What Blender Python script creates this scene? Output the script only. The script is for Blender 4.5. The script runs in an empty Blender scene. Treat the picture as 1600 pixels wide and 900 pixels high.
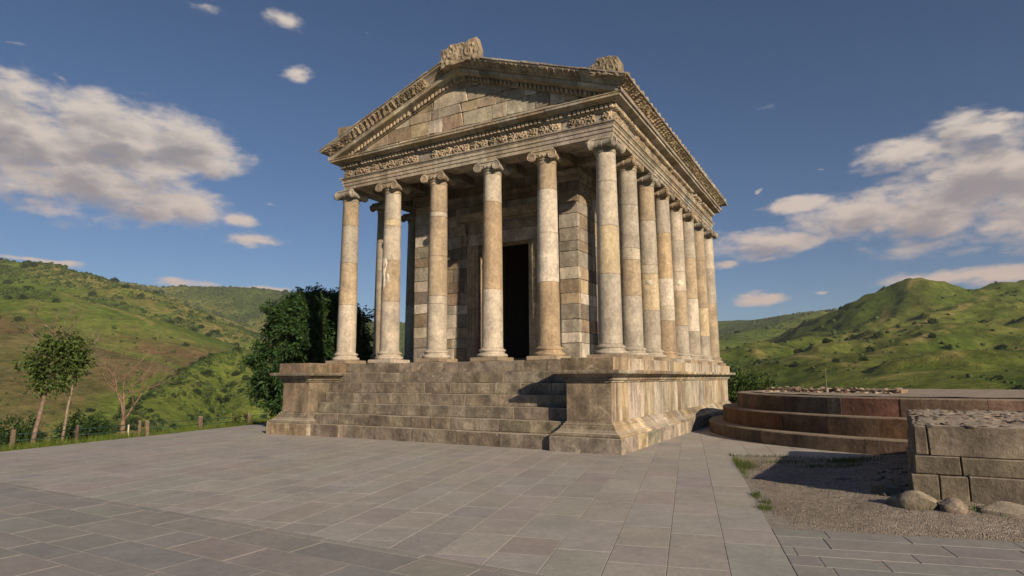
import bpy, math, random
import numpy as np
from mathutils import Matrix, Vector

sc = bpy.context.scene
COL = sc.collection
rad = math.radians

# ------------------------------------------------------------------ camera
YAW, PIT, ROL = 0.5184, 0.1435, -0.0038
CAMP = np.array([6.5096, -17.2247, 1.875])
_d = np.array([-math.sin(YAW)*math.cos(PIT), math.cos(YAW)*math.cos(PIT), math.sin(PIT)])
_r = np.array([math.cos(YAW), math.sin(YAW), 0.0])
_u = np.cross(_r, _d)
_r2 = _r*math.cos(ROL) + _u*math.sin(ROL)
_u2 = -_r*math.sin(ROL) + _u*math.cos(ROL)
cam = bpy.data.cameras.new('camera')
cam.sensor_width = 36.0
cam.lens = 968.86/1600*36.0
cam.clip_start = 0.1
cam.clip_end = 20000.0
camo = bpy.data.objects.new('camera', cam)
COL.objects.link(camo)
camo.matrix_world = Matrix(((_r2[0], _u2[0], -_d[0], CAMP[0]), (_r2[1], _u2[1], -_d[1], CAMP[1]), (_r2[2], _u2[2], -_d[2], CAMP[2]), (0, 0, 0, 1)))
sc.camera = camo

# ------------------------------------------------------------------ sun, exposure
SUNV = Vector((1.0, -0.58, 0.45)).normalized()
SUN_EL = math.asin(SUNV.z)
SUN_AZ = math.atan2(SUNV.x, SUNV.y)
sl = bpy.data.lights.new('sun', 'SUN')
sl.energy = 5.0
sl.angle = rad(0.6)
sl.color = (1.0, 0.80, 0.57)
so = bpy.data.objects.new('sun', sl)
so.rotation_euler = SUNV.to_track_quat('Z', 'Y').to_euler()
COL.objects.link(so)
sc.view_settings.view_transform = 'Standard'
sc.view_settings.look = 'None'
sc.view_settings.exposure = 0.45
sc.view_settings.gamma = 1.0
sc.view_settings.use_curve_mapping = False
sc.cycles.max_bounces = 5
sc.cycles.diffuse_bounces = 3

# ------------------------------------------------------------------ world: Nishita sky with cumulus
CLOUDS=[(-68.2,16.6,7.2,3.40),(-63.9,18.5,6.4,3.08),(-59.0,18.9,4.5,2.00),(-70.4,19.1,3.2,3.04),(-64.4,14.5,7.0,2.40),(-59.3,14.0,3.7,1.94),(-56.9,17.7,2.4,1.28),(-53.9,13.2,1.8,0.64),(-52.9,11.8,2.7,0.60),(-58.0,7.9,2.8,0.52),(-68.3,8.7,2.8,0.28),(-52.3,7.6,2.8,0.27),(-51.2,14.8,1.0,0.33),(-50.0,25.8,2.1,1.01),(-51.4,30.0,2.5,1.04),(-57.3,29.7,2.3,0.73),(-70.5,23.8,1.1,0.50),(-46.6,29.2,1.0,0.49),(-43.0,29.9,1.3,0.45),(-66.8,22.3,1.6,0.62),(-0.4,12.3,5.1,1.85),(-6.8,11.4,5.1,1.30),(4.5,12.1,5.4,2.34),(7.9,14.0,5.4,3.25),(10.8,13.0,4.6,3.58),(4.5,17.0,3.6,1.43),(7.5,18.1,3.0,1.28),(10.1,18.6,1.8,0.62),(-4.3,14.4,2.7,0.74),(-6.9,9.9,1.3,0.38),(-10.4,9.5,1.6,0.39),(-7.4,6.7,2.8,0.60),(-2.4,16.9,1.0,0.26),(-2.7,6.7,0.9,0.32),(5.7,7.6,3.6,0.67),(9.5,7.2,2.9,0.92),(-8.1,16.0,0.6,0.43),]
world = bpy.data.worlds.new('World')
sc.world = world
world.use_nodes = True
wt = world.node_tree
wt.nodes.clear()

class NT:
    """tiny helper for building node trees"""
    def __init__(self, tree):
        self.t = tree
    def n(self, typ, **kw):
        nd = self.t.nodes.new(typ)
        for k, v in kw.items():
            setattr(nd, k, v)
        return nd
    def link(self, a, b):
        self.t.links.new(a, b)
    def put(self, sock, v):
        if isinstance(v, (int, float)):
            sock.default_value = v
        elif isinstance(v, (tuple, list)):
            sock.default_value = v
        else:
            self.link(v, sock)
    def m(self, op, a, b=0.0, c=0.0, clamp=False):
        nd = self.n('ShaderNodeMath', operation=op, use_clamp=clamp)
        self.put(nd.inputs[0], a); self.put(nd.inputs[1], b)
        if op in ('MULTIPLY_ADD',):
            self.put(nd.inputs[2], c)
        return nd.outputs[0]
    def v(self, op, a, b=(0, 0, 0)):
        nd = self.n('ShaderNodeVectorMath', operation=op)
        self.put(nd.inputs[0], a)
        if op == 'SCALE':
            self.put(nd.inputs['Scale'], b)
        elif op not in ('LENGTH', 'NORMALIZE'):
            self.put(nd.inputs[1], b)
        return nd.outputs['Value'] if op in ('LENGTH', 'DOT_PRODUCT', 'DISTANCE') else nd.outputs[0]
    def mix(self, f, a, b, blend='MIX'):
        nd = self.n('ShaderNodeMix', data_type='RGBA', blend_type=blend)
        self.put(nd.inputs[0], f); self.put(nd.inputs[6], a); self.put(nd.inputs[7], b)
        return nd.outputs[2]
    def noise(self, vec, scale, detail=4.0, rough=0.55, dist=0.0):
        nd = self.n('ShaderNodeTexNoise')
        if vec is not None:
            self.link(vec, nd.inputs['Vector'])
        nd.inputs['Scale'].default_value = scale
        nd.inputs['Detail'].default_value = detail
        nd.inputs['Roughness'].default_value = rough
        nd.inputs['Distortion'].default_value = dist
        return nd.outputs['Fac']
    def ss(self, x, lo, hi, a=0.0, b=1.0):
        nd = self.n('ShaderNodeMapRange', interpolation_type='SMOOTHSTEP')
        self.put(nd.inputs['Value'], x)
        nd.inputs['From Min'].default_value = lo; nd.inputs['From Max'].default_value = hi
        nd.inputs['To Min'].default_value = a; nd.inputs['To Max'].default_value = b
        return nd.outputs['Result']

W = NT(wt)
sky = W.n('ShaderNodeTexSky', sky_type='NISHITA')
sky.sun_disc = False
sky.sun_elevation = SUN_EL
sky.sun_rotation = SUN_AZ
sky.altitude = 1200
sky.air_density = 1.0
sky.dust_density = 0.8
sky.ozone_density = 5.0
tc = W.n('ShaderNodeTexCoord')
dirv = W.v('NORMALIZE', tc.outputs['Generated'])
sx = W.n('ShaderNodeSeparateXYZ'); W.link(dirv, sx.inputs[0])
az = W.m('ARCTAN2', sx.outputs[0], sx.outputs[1])
el = W.m('ARCSINE', sx.outputs[2])
ae = W.n('ShaderNodeCombineXYZ'); W.link(az, ae.inputs[0]); W.link(el, ae.inputs[1])
stretch = W.v('MULTIPLY', dirv, (1.0, 1.0, 2.4))
def wnoise(vec, scale, detail, rough, ofs):
    nd = W.n('ShaderNodeTexNoise'); W.link(W.v('ADD', vec, ofs), nd.inputs['Vector'])
    nd.inputs['Scale'].default_value = scale; nd.inputs['Detail'].default_value = detail; nd.inputs['Roughness'].default_value = rough
    return nd
warp = W.v('SCALE', W.v('SUBTRACT', wnoise(stretch, 9.0, 4.0, 0.6, (3, 1, 2)).outputs['Color'], (0.5, 0.5, 0.5)), 0.10)
warp = W.v('MULTIPLY', warp, (1.0, 0.35, 0.0))
aew = W.v('ADD', ae.outputs[0], warp)
n_lo = W.noise(stretch, 2.3, 3.0, 0.5)
def coverage(vec, big=False):
    c = W.m('MULTIPLY', W.m('SUBTRACT', n_lo, 0.74), 3.0)
    for (ca, ce, wa, we) in CLOUDS:
        if big and wa < 3: continue
        q = W.v('MULTIPLY', W.v('SUBTRACT', vec, (rad(ca), rad(ce), 0)), (1/rad(wa)/1.22, 1/rad(we)/1.22, 0))
        c = W.m('MAXIMUM', c, W.m('SUBTRACT', (1.0 if wa > 3 else 0.36+0.55*wa/3)-(0.22 if ce > 21 else 0.0), W.v('LENGTH', q)))
    return W.m('MAXIMUM', c, -1.0)
n_a = W.noise(stretch, 8.0, 9.0, 0.68)
n_b = W.noise(W.v('ADD', stretch, (0.010, -0.004, 0.045)), 8.0, 4.0, 0.62)
def billow(vec):
    o = None
    for sc_, w_ in ((11.0, 0.62), (26.0, 0.38)):
        vo = W.n('ShaderNodeTexVoronoi', feature='F1'); W.link(vec, vo.inputs['Vector']); vo.inputs['Scale'].default_value = sc_
        t = W.m('MULTIPLY', vo.outputs['Distance'], w_); o = t if o is None else W.m('ADD', o, t)
    return W.m('SUBTRACT', 0.50, o)
wv = W.v('ADD', stretch, W.v('SCALE', W.v('SUBTRACT', wnoise(stretch, 16.0, 6.0, 0.62, (7, 2, 5)).outputs['Color'], (0.5, 0.5, 0.5)), 0.09))
bil = billow(wv)
bil_up = billow(W.v('ADD', wv, (0.016, -0.006, 0.050)))
cov = coverage(aew)
cov_up = coverage(W.v('ADD', aew, (0.010, 0.020, 0.0)), True)
val = W.m('ADD', W.m('ADD', cov, W.m('MULTIPLY', W.m('SUBTRACT', n_a, 0.5), 1.7)), W.m('MULTIPLY', bil, 1.1))
dens = W.ss(val, -0.10, 0.68)
val_up = W.m('ADD', W.m('ADD', cov_up, W.m('MULTIPLY', W.m('SUBTRACT', n_b, 0.5), 1.3)), W.m('MULTIPLY', bil_up, 1.6))
thick = W.ss(val_up, 0.0, 1.15)
low = W.ss(el, rad(3), rad(22))
lit = W.mix(low, (0.64, 0.48, 0.40, 1), (0.74, 0.64, 0.55, 1))
shade = W.mix(low, (0.38, 0.31, 0.31, 1), (0.31, 0.285, 0.285, 1))
ccol = W.mix(thick, lit, shade)
bgs = W.n('ShaderNodeBackground'); W.link(sky.outputs[0], bgs.inputs[0]); bgs.inputs[1].default_value = 0.0495
bgc = W.n('ShaderNodeBackground'); W.link(ccol, bgc.inputs[0]); bgc.inputs[1].default_value = 0.70
mixs = W.n('ShaderNodeMixShader')
above = W.ss(el, 0.0, rad(3.0))
W.link(W.m('MULTIPLY', W.m('MULTIPLY', dens, 0.92), above), mixs.inputs[0])
W.link(bgs.outputs[0], mixs.inputs[1]); W.link(bgc.outputs[0], mixs.inputs[2])
wo = W.n('ShaderNodeOutputWorld'); W.link(mixs.outputs[0], wo.inputs[0])
world.cycles.sampling_method = 'MANUAL'
world.cycles.sample_map_resolution = 512

# ------------------------------------------------------------------ materials
def new_mat(name):
    m = bpy.data.materials.new(name); m.use_nodes = True
    t = m.node_tree; t.nodes.clear()
    N = NT(t)
    out = N.n('ShaderNodeOutputMaterial'); b = N.n('ShaderNodeBsdfPrincipled')
    N.link(b.outputs[0], out.inputs[0])
    b.inputs['Specular IOR Level'].default_value = 0.25
    return m, N, b

def stone_mat(name, attr=False, mottled=0.5, streak=0.35, lichen=0.3, rough=0.88, bump=0.5, scale=1.0, darkspot=0.35, lime=0.0, wide=0.45, dust_lit=0.0, fine=1.0):
    m, N, b = new_mat(name)
    oi = N.n('ShaderNodeObjectInfo')
    geo = N.n('ShaderNodeNewGeometry')
    if attr:
        at = N.n('ShaderNodeAttribute', attribute_name='col')
        base = at.outputs['Color']
    else:
        base = oi.outputs['Color']
    off = N.v('SCALE', (37.1, 17.3, 53.7), oi.outputs['Random'])
    P = N.v('SCALE', N.v('ADD', geo.outputs['Position'], off), scale)
    n1 = N.noise(P, 1.7, 7, 0.62, 0.4)
    n2 = N.noise(P, 11.0, 8, 0.68)
    n3 = N.noise(P, 55.0, 4, 0.6)
    st = N.noise(N.v('MULTIPLY', P, (6.0, 6.0, 0.7)), 1.0, 5, 0.6)
    c = N.mix(1.0, base, N.mix(N.ss(n1, 0.25, 0.75), (1-mottled*0.75,)*3+(1,), (1+mottled*0.35, 1+mottled*0.31, 1+mottled*0.22, 1)), 'MULTIPLY')
    c = N.mix(1.0, c, N.mix(N.ss(n2, 0.3, 0.72), (1-0.26*fine, 1-0.28*fine, 1-0.30*fine, 1), (1+0.12*fine,)*3+(1,)), 'MULTIPLY')
    c = N.mix(N.m('MULTIPLY', N.ss(st, 0.52, 0.72), streak), c, N.mix(1.0, c, (0.42, 0.40, 0.38, 1), 'MULTIPLY'))
    G = geo.outputs['Position']
    gs = N.noise(N.v('MULTIPLY', G, (1.6, 1.6, 0.35)), 1.0, 7, 0.68, 0.6)
    c = N.mix(1.0, c, N.mix(N.ss(gs, 0.30, 0.70), (1-wide*0.8,)*3+(1,), (1+wide*0.35,)*3+(1,)), 'MULTIPLY')
    n4 = N.noise(P, 3.1, 6, 0.7, 0.8)
    c = N.mix(N.m('MULTIPLY', N.ss(n4, 0.60, 0.70), lichen), c, (0.50, 0.44, 0.35, 1))
    n5 = N.noise(N.v('ADD', P, (9.0, 4.0, 7.0)), 4.3, 7, 0.72, 0.5)
    c = N.mix(N.m('MULTIPLY', N.ss(n5, 0.60, 0.72), darkspot), c, N.mix(1.0, c, (0.33, 0.32, 0.32, 1), 'MULTIPLY'))
    if dust_lit:
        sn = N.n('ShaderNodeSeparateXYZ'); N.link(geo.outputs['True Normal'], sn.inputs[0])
        c = N.mix(N.m('MULTIPLY', N.ss(sn.outputs[2], 0.55, 0.9), dust_lit), c, (0.40, 0.355, 0.29, 1))  # pale dust on up-facing faces, also painting in the light that treads catch
    if lime:
        ls = N.noise(N.v('MULTIPLY', P, (4.0, 4.0, 0.45)), 1.3, 6, 0.62)
        c = N.mix(N.m('MULTIPLY', N.ss(ls, 0.50, 0.68), lime), c, (0.60, 0.53, 0.42, 1))
    N.link(c, b.inputs['Base Color'])
    b.inputs['Roughness'].default_value = rough
    hgt = N.m('ADD', N.m('MULTIPLY', n2, 1.0), N.m('ADD', N.m('MULTIPLY', n3, 0.35), N.m('MULTIPLY', n1, 1.2)))
    bp = N.n('ShaderNodeBump'); bp.inputs['Strength'].default_value = bump; bp.inputs['Distance'].default_value = 0.03
    N.link(hgt, bp.inputs['Height']); N.link(bp.outputs[0], b.inputs['Normal'])
    return m

M = {}
M['stone'] = stone_mat('stone')
M['stone_attr'] = stone_mat('stone_joined', attr=True)
M['column'] = stone_mat('column_stone', mottled=0.42, streak=0.3, lichen=0.28, bump=0.4, darkspot=0.4, wide=0.22)
M['carved'] = stone_mat('carved_stone', mottled=0.6, streak=0.3, lichen=0.25, bump=0.4, darkspot=0.45)
M['podium'] = stone_mat('podium_stone', mottled=0.8, streak=0.4, lichen=0.5, bump=0.7, darkspot=0.5, dust_lit=0.75)
M['dado'] = stone_mat('dado_stone', mottled=0.5, streak=0.75, lichen=0.3, bump=0.5, lime=0.65)
M['paving'] = stone_mat('paving_stone', mottled=0.10, streak=0.0, lichen=0.05, rough=0.75, bump=0.18, darkspot=0.08, wide=0.13, fine=0.4)
M['paving_attr'] = stone_mat('paving_stone_joined', attr=True, mottled=0.10, streak=0.0, lichen=0.05, rough=0.75, bump=0.18, darkspot=0.08, wide=0.13, fine=0.4)
M['rubble'] = stone_mat('rubble', mottled=0.6, streak=0.0, lichen=0.2, bump=0.8, dust_lit=0.45)
M['rubble_attr'] = stone_mat('rubble_joined', attr=True, mottled=0.5, streak=0.0, lichen=0.1, bump=0.8)

def attr_mat(name, rough=0.8, trans=0.0, var=0.35, nscale=3.0, sub=None):
    m, N, b = new_mat(name)
    at = N.n('ShaderNodeAttribute', attribute_name='col')
    geo = N.n('ShaderNodeNewGeometry')
    n = N.noise(geo.outputs['Position'], nscale, 6, 0.6)
    c = N.mix(1.0, at.outputs['Color'], N.mix(N.ss(n, 0.3, 0.7), (1-var,)*3+(1,), (1+var,)*3+(1,)), 'MULTIPLY')
    N.link(c, b.inputs['Base Color'])
    b.inputs['Roughness'].default_value = rough
    if trans > 0:
        b.inputs['Specular IOR Level'].default_value = 0.2
        tr = N.n('ShaderNodeBsdfTranslucent'); N.link(c, tr.inputs[0])
        mx = N.n('ShaderNodeMixShader'); mx.inputs[0].default_value = trans
        out = [x for x in N.t.nodes if x.type == 'OUTPUT_MATERIAL'][0]
        N.link(b.outputs[0], mx.inputs[1]); N.link(tr.outputs[0], mx.inputs[2]); N.link(mx.outputs[0], out.inputs[0])
    return m
M['leaf'] = attr_mat('leaf', 0.6, 0.25, 0.25, 1.5)
M['bark'] = attr_mat('bark', 0.9, 0.0, 0.35, 9.0)
M['shrub'] = attr_mat('shrub_leaf', 0.8, 0.15, 0.45, 0.9)

def plain_mat(name, col, rough=0.5, metal=0.0, var=0.2):
    m, N, b = new_mat(name)
    geo = N.n('ShaderNodeNewGeometry')
    n = N.noise(geo.outputs['Position'], 7.0, 5, 0.6)
    c = N.mix(N.ss(n, 0.3, 0.7), tuple(x*(1-var) for x in col)+(1,), tuple(x*(1+var) for x in col)+(1,))
    N.link(c, b.inputs['Base Color']); b.inputs['Roughness'].default_value = rough; b.inputs['Metallic'].default_value = metal
    return m
M['green_metal'] = plain_mat('painted_green_metal', (0.015, 0.055, 0.05), 0.55)
M['pole'] = plain_mat('galvanised_pole', (0.20, 0.19, 0.16), 0.6, 0.2)
M['mortar'] = plain_mat('mortar', (0.225, 0.21, 0.19), 0.95)
M['dark_in'] = plain_mat('interior_stone', (0.27, 0.24, 0.20), 0.95)

def terrain_mat():
    m, N, b = new_mat('hillside')
    at = N.n('ShaderNodeAttribute', attribute_name='col')
    geo = N.n('ShaderNodeNewGeometry')
    P = geo.outputs['Position']
    n0 = N.noise(P, 0.035, 8, 0.66, 0.6)
    n1 = N.noise(P, 0.21, 8, 0.70)
    n2 = N.noise(P, 1.6, 6, 0.7)
    c = at.outputs['Color']
    c = N.mix(1.0, c, N.mix(N.ss(n0, 0.3, 0.7), (0.72, 0.78, 0.66, 1), (1.22, 1.18, 1.2, 1)), 'MULTIPLY')
    c = N.mix(1.0, c, N.mix(N.ss(n1, 0.33, 0.68), (0.6, 0.66, 0.58, 1), (1.25, 1.2, 1.2, 1)), 'MULTIPLY')
    c = N.mix(1.0, c, N.mix(N.ss(n2, 0.3, 0.7), (0.78, 0.8, 0.75, 1), (1.15, 1.15, 1.15, 1)), 'MULTIPLY')
    N.link(c, b.inputs['Base Color']); b.inputs['Roughness'].default_value = 0.95
    b.inputs['Specular IOR Level'].default_value = 0.05
    bp = N.n('ShaderNodeBump'); bp.inputs['Strength'].default_value = 0.8; bp.inputs['Distance'].default_value = 2.5
    N.link(N.m('ADD', N.m('MULTIPLY', n1, 0.8), N.m('MULTIPLY', n2, 0.12)), bp.inputs['Height']); N.link(bp.outputs[0], b.inputs['Normal'])
    return m
M['terrain'] = terrain_mat()

def gravel_mat():
    m, N, b = new_mat('gravel')
    geo = N.n('ShaderNodeNewGeometry'); P = geo.outputs['Position']
    vo = N.n('ShaderNodeTexVoronoi'); N.link(P, vo.inputs['Vector']); vo.inputs['Scale'].default_value = 60
    n0 = N.noise(P, 0.9, 6, 0.65, 0.5)
    n1 = N.noise(P, 14, 6, 0.7)
    c = N.mix(N.ss(n0, 0.35, 0.65), (0.24, 0.212, 0.182, 1), (0.31, 0.28, 0.245, 1))
    bw = N.n('ShaderNodeRGBToBW'); N.link(vo.outputs['Color'], bw.inputs[0])
    c = N.mix(0.7, c, N.mix(1.0, c, N.mix(bw.outputs[0], (0.6, 0.6, 0.6, 1), (1.3, 1.28, 1.25, 1)), 'MULTIPLY'))
    c = N.mix(1.0, c, N.mix(N.ss(n1, 0.3, 0.7), (0.75, 0.75, 0.75, 1), (1.3, 1.28, 1.25, 1)), 'MULTIPLY')
    N.link(c, b.inputs['Base Color']); b.inputs['Roughness'].default_value = 0.95
    bp = N.n('ShaderNodeBump'); bp.inputs['Strength'].default_value = 1.0; bp.inputs['Distance'].default_value = 0.02
    N.link(N.m('ADD', N.m('MULTIPLY', vo.outputs['Distance'], -1.0), n1), bp.inputs['Height']); N.link(bp.outputs[0], b.inputs['Normal'])
    return m
M['gravel'] = gravel_mat()

# ------------------------------------------------------------------ mesh helpers
def mesh_obj(name, verts, faces, mat, parent=None, color=None, smooth=False, cols=None):
    me = bpy.data.meshes.new(name)
    me.from_pydata(verts if isinstance(verts, list) else verts.tolist(), [], faces)
    return link_mesh(name, me, mat, parent, color, smooth, cols)

def link_mesh(name, me, mat, parent=None, color=None, smooth=False, cols=None):
    if mat is not None and not me.materials:
        me.materials.append(M[mat] if isinstance(mat, str) else mat)
    if cols is not None:
        ca = me.color_attributes.new('col', 'FLOAT_COLOR', 'POINT')
        a = np.ones((len(me.vertices), 4), np.float32); a[:, :3] = cols
        ca.data.foreach_set('color', a.ravel())
    if smooth:
        me.shade_smooth()
    o = bpy.data.objects.new(name, me)
    COL.objects.link(o)
    if parent is not None:
        o.parent = parent
    if color is not None:
        o.color = (color[0], color[1], color[2], 1.0)
    return o

def np_mesh(name, V, F, mat, cols=None, smooth=False, parent=None, k=4):
    """fast mesh from numpy arrays, F (n,k)"""
    me = bpy.data.meshes.new(name)
    F = np.asarray(F, np.int32); n = len(F)
    me.vertices.add(len(V)); me.vertices.foreach_set('co', np.asarray(V, np.float32).ravel())
    me.loops.add(F.size); me.loops.foreach_set('vertex_index', F.ravel())
    me.polygons.add(n)
    me.polygons.foreach_set('loop_start', np.arange(0, F.size, F.shape[1], dtype=np.int32))
    me.polygons.foreach_set('loop_total', np.full(n, F.shape[1], np.int32))
    me.update(calc_edges=True)
    return link_mesh(name, me, mat, parent, None, smooth, cols)

def empty(name, loc=(0, 0, 0), parent=None):
    o = bpy.data.objects.new(name, None); o.location = loc
    COL.objects.link(o)
    if parent is not None:
        o.parent = parent
    return o

def tag(o, label=None, cat=None, group=None, kind=None):
    if label: o['label'] = label
    if cat: o['category'] = cat
    if group: o['group'] = group
    if kind: o['kind'] = kind
    return o

# chamfered hexahedron, topology made once
_cor = [(i, j, k) for i in (0, 1) for j in (0, 1) for k in (0, 1)]
_vid = {}
for ci, c_ in enumerate(_cor):
    for a_ in range(3):
        _vid[(c_, a_)] = ci*3 + a_
_hf = []
def _pos(v):
    ci, a = divmod(v, 3); c = np.array(_cor[ci], float)
    for ax in range(3):
        if ax != a:
            c[ax] += 0.1 if c[ax] == 0 else -0.1
    return c
def _addf(f):
    P = np.array([_pos(v) for v in f]); n = np.cross(P[1]-P[0], P[2]-P[0])
    if np.dot(n, P.mean(0)-0.5) < 0:
        f = f[::-1]
    _hf.append(list(f))
for a_ in range(3):
    o1, o2 = [x for x in range(3) if x != a_]
    for s_ in (0, 1):
        f = []
        for (p_, q_) in ((0, 0), (1, 0), (1, 1), (0, 1)):
            c = [0, 0, 0]; c[a_] = s_; c[o1] = p_; c[o2] = q_
            f.append(_vid[(tuple(c), a_)])
        _addf(f)
for e_ in range(3):
    o1, o2 = [x for x in range(3) if x != e_]
    for p_ in (0, 1):
        for q_ in (0, 1):
            c0 = [0, 0, 0]; c0[o1] = p_; c0[o2] = q_; c1 = list(c0); c1[e_] = 1
            c0, c1 = tuple(c0), tuple(c1)
            _addf([_vid[(c0, o1)], _vid[(c1, o1)], _vid[(c1, o2)], _vid[(c0, o2)]])
for c_ in _cor:
    _addf([_vid[(c_, 0)], _vid[(c_, 1)], _vid[(c_, 2)]])
HEXF = [tuple(f) for f in _hf]
HEXR = [tuple(f[::-1]) for f in _hf]

def hexa(C, ch=0.012, jit=0.004, rng=random):
    """C: dict-like array [i][j][k] of corners -> chamfered block verts and faces"""
    C = np.array(C, float).reshape(2, 2, 2, 3)
    if jit:
        C = C + np.array([rng.uniform(-jit, jit) for _ in range(24)]).reshape(2, 2, 2, 3)
    V = np.zeros((24, 3))
    for ci, (i, j, k) in enumerate(_cor):
        p = C[i, j, k]
        e = [C[1-i, j, k]-p, C[i, 1-j, k]-p, C[i, j, 1-k]-p]
        e = [x/max(np.linalg.norm(x), 1e-6)*min(ch*rng.uniform(0.6, 1.6), np.linalg.norm(x)*0.3) for x in e]
        for a in range(3):
            V[ci*3+a] = p + sum(e[x] for x in range(3) if x != a)
    d = np.linalg.det(np.stack([C[1, 0, 0]-C[0, 0, 0], C[0, 1, 0]-C[0, 0, 0], C[0, 0, 1]-C[0, 0, 0]]))
    return V, (HEXF if d > 0 else HEXR)

def box_c(x0, x1, y0, y1, z0, z1):
    return [[[(x, y, z) for z in (z0, z1)] for y in (y0, y1)] for x in (x0, x1)]

def block(name, C, mat, parent, color, ch=0.012, jit=0.004, rng=random):
    V, F = hexa(C, ch, jit, rng)
    return mesh_obj(name, V, F, mat, parent, color)

def fixw(V, F):
    V = np.asarray(V, float); vol = 0.0
    for f in F:
        for i in range(1, len(f)-1):
            vol += np.dot(V[f[0]], np.cross(V[f[i]], V[f[i+1]]))
    return F if vol > 0 else [tuple(reversed(f)) for f in F]

def sweep(prof, A, B, oa, ob, up=(0, 0, 1)):
    """closed profile [(out, height)] swept from A to B; oa/ob out vectors at the ends"""
    A, B, oa, ob, up = (np.array(x, float) for x in (A, B, oa, ob, up))
    n = len(prof)
    V = [A + oa*o + up*h for o, h in prof] + [B + ob*o + up*h for o, h in prof]
    F = [(i, (i+1) % n, n+(i+1) % n, n+i) for i in range(n)] + [tuple(range(n))[::-1], tuple(range(n, 2*n))]
    return np.array(V), fixw(V, F)

def path_frames(pts, closed):
    pts = [np.array(p, float) for p in pts]
    n = len(pts); ns = n if closed else n-1
    nor, dire, ln = [], [], []
    for i in range(ns):
        d = pts[(i+1) % n]-pts[i]; L = np.linalg.norm(d); d = d/L
        dire.append(d); nor.append(np.array([d[1], -d[0]])); ln.append(L)
    def mit(i):
        if closed or 0 < i < n-1:
            a, b = nor[(i-1) % ns], nor[i % ns]
            return (a+b)/(1+np.dot(a, b))
        return nor[0] if i == 0 else nor[-1]
    return pts, dire, nor, ln, [mit(i) for i in range(n)]

def v3(p, z=0.0):
    return np.array([p[0], p[1], z])

def cuts_of(L, lo, hi, rng):
    c = [0.0]
    while c[-1] < L:
        c.append(c[-1]+rng.uniform(lo, hi))
    s = L/c[-1] if len(c) > 1 else 1
    return [x*s for x in c]

def run_blocks(name, prof, pts, closed, mat, parent, palette, rng, lo, hi, gap=0.006, fixed=None, only=None, ojit=0.006):
    P, D, Nn, LN, MT = path_frames(pts, closed)
    n = len(P); objs = []
    for si in range(len(D)):
        if only is not None and si not in only:
            continue
        cuts = fixed[si] if fixed and si in fixed else cuts_of(LN[si], lo, hi, rng)
        for a, b in zip(cuts[:-1], cuts[1:]):
            ga = 0 if a == cuts[0] else gap; gb = 0 if b == cuts[-1] else gap
            A = P[si]+D[si]*(a+ga); B = P[si]+D[si]*(b-gb)
            oa = MT[si] if a == cuts[0] else Nn[si]
            ob = MT[(si+1) % n] if b == cuts[-1] else Nn[si]
            j = rng.uniform(-ojit, ojit)
            pr = [(o+(j if o > -0.05 else 0), h) for o, h in prof]
            V, F = sweep(pr, v3(A), v3(B), v3(oa), v3(ob))
            objs.append(mesh_obj(name, V, F, mat, parent, pick(palette, rng)))
    return objs

def pick(pal, rng, var=0.10):
    c = rng.choice(pal); k = rng.uniform(1-var, 1+var)
    return tuple(x*k*rng.uniform(0.97, 1.03) for x in c)

def lathe(prof, seg=24, cx=0.0, cy=0.0):
    V, F = [], []
    for r, z in prof:
        for i in range(seg):
            t = 2*math.pi*i/seg
            V.append((cx+r*math.cos(t), cy+r*math.sin(t), z))
    n = len(prof)
    for k in range(n-1):
        for i in range(seg):
            j = (i+1) % seg
            F.append((k*seg+i, k*seg+j, (k+1)*seg+j, (k+1)*seg+i))
    F.append(tuple(range(seg))[::-1]); F.append(tuple((n-1)*seg+i for i in range(seg)))
    return V, F

def tube(path, radii, seg=8, cap=True):
    path = [np.array(p, float) for p in path]; V, F = [], []
    n = len(path)
    for i, p in enumerate(path):
        d = path[min(i+1, n-1)]-path[max(i-1, 0)]; d = d/(np.linalg.norm(d)+1e-9)
        a = np.cross(d, (0, 0, 1.0)) if abs(d[2]) < 0.9 else np.cross(d, (1.0, 0, 0))
        a /= np.linalg.norm(a); b = np.cross(d, a)
        for k in range(seg):
            t = 2*math.pi*k/seg
            V.append(p+(a*math.cos(t)+b*math.sin(t))*radii[i])
    for i in range(n-1):
        for k in range(seg):
            l = (k+1) % seg
            F.append((i*seg+k, i*seg+l, (i+1)*seg+l, (i+1)*seg+k))
    if cap:
        F.append(tuple(range(seg))[::-1]); F.append(tuple((n-1)*seg+k for k in range(seg)))
    return V, F

class MB:
    """collects several pieces into one mesh"""
    def __init__(s): s.v, s.f, s.c = [], [], []
    def add(s, V, F, c=None):
        b = len(s.v); s.v += [tuple(x) for x in V]; s.f += [tuple(i+b for i in f) for f in F]
        if c is not None: s.c += [c]*len(V)
    def box(s, x0, x1, y0, y1, z0, z1, c=None):
        V = [(x, y, z) for x in (x0, x1) for y in (y0, y1) for z in (z0, z1)]
        F = [(0, 1, 3, 2), (4, 6, 7, 5), (0, 4, 5, 1), (2, 3, 7, 6), (0, 2, 6, 4), (1, 5, 7, 3)]
        s.add(V, F, c)
    def build(s, name, mat, parent=None, color=None, smooth=False):
        return mesh_obj(name, s.v, s.f, mat, parent, color, smooth, np.array(s.c) if s.c else None)

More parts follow.
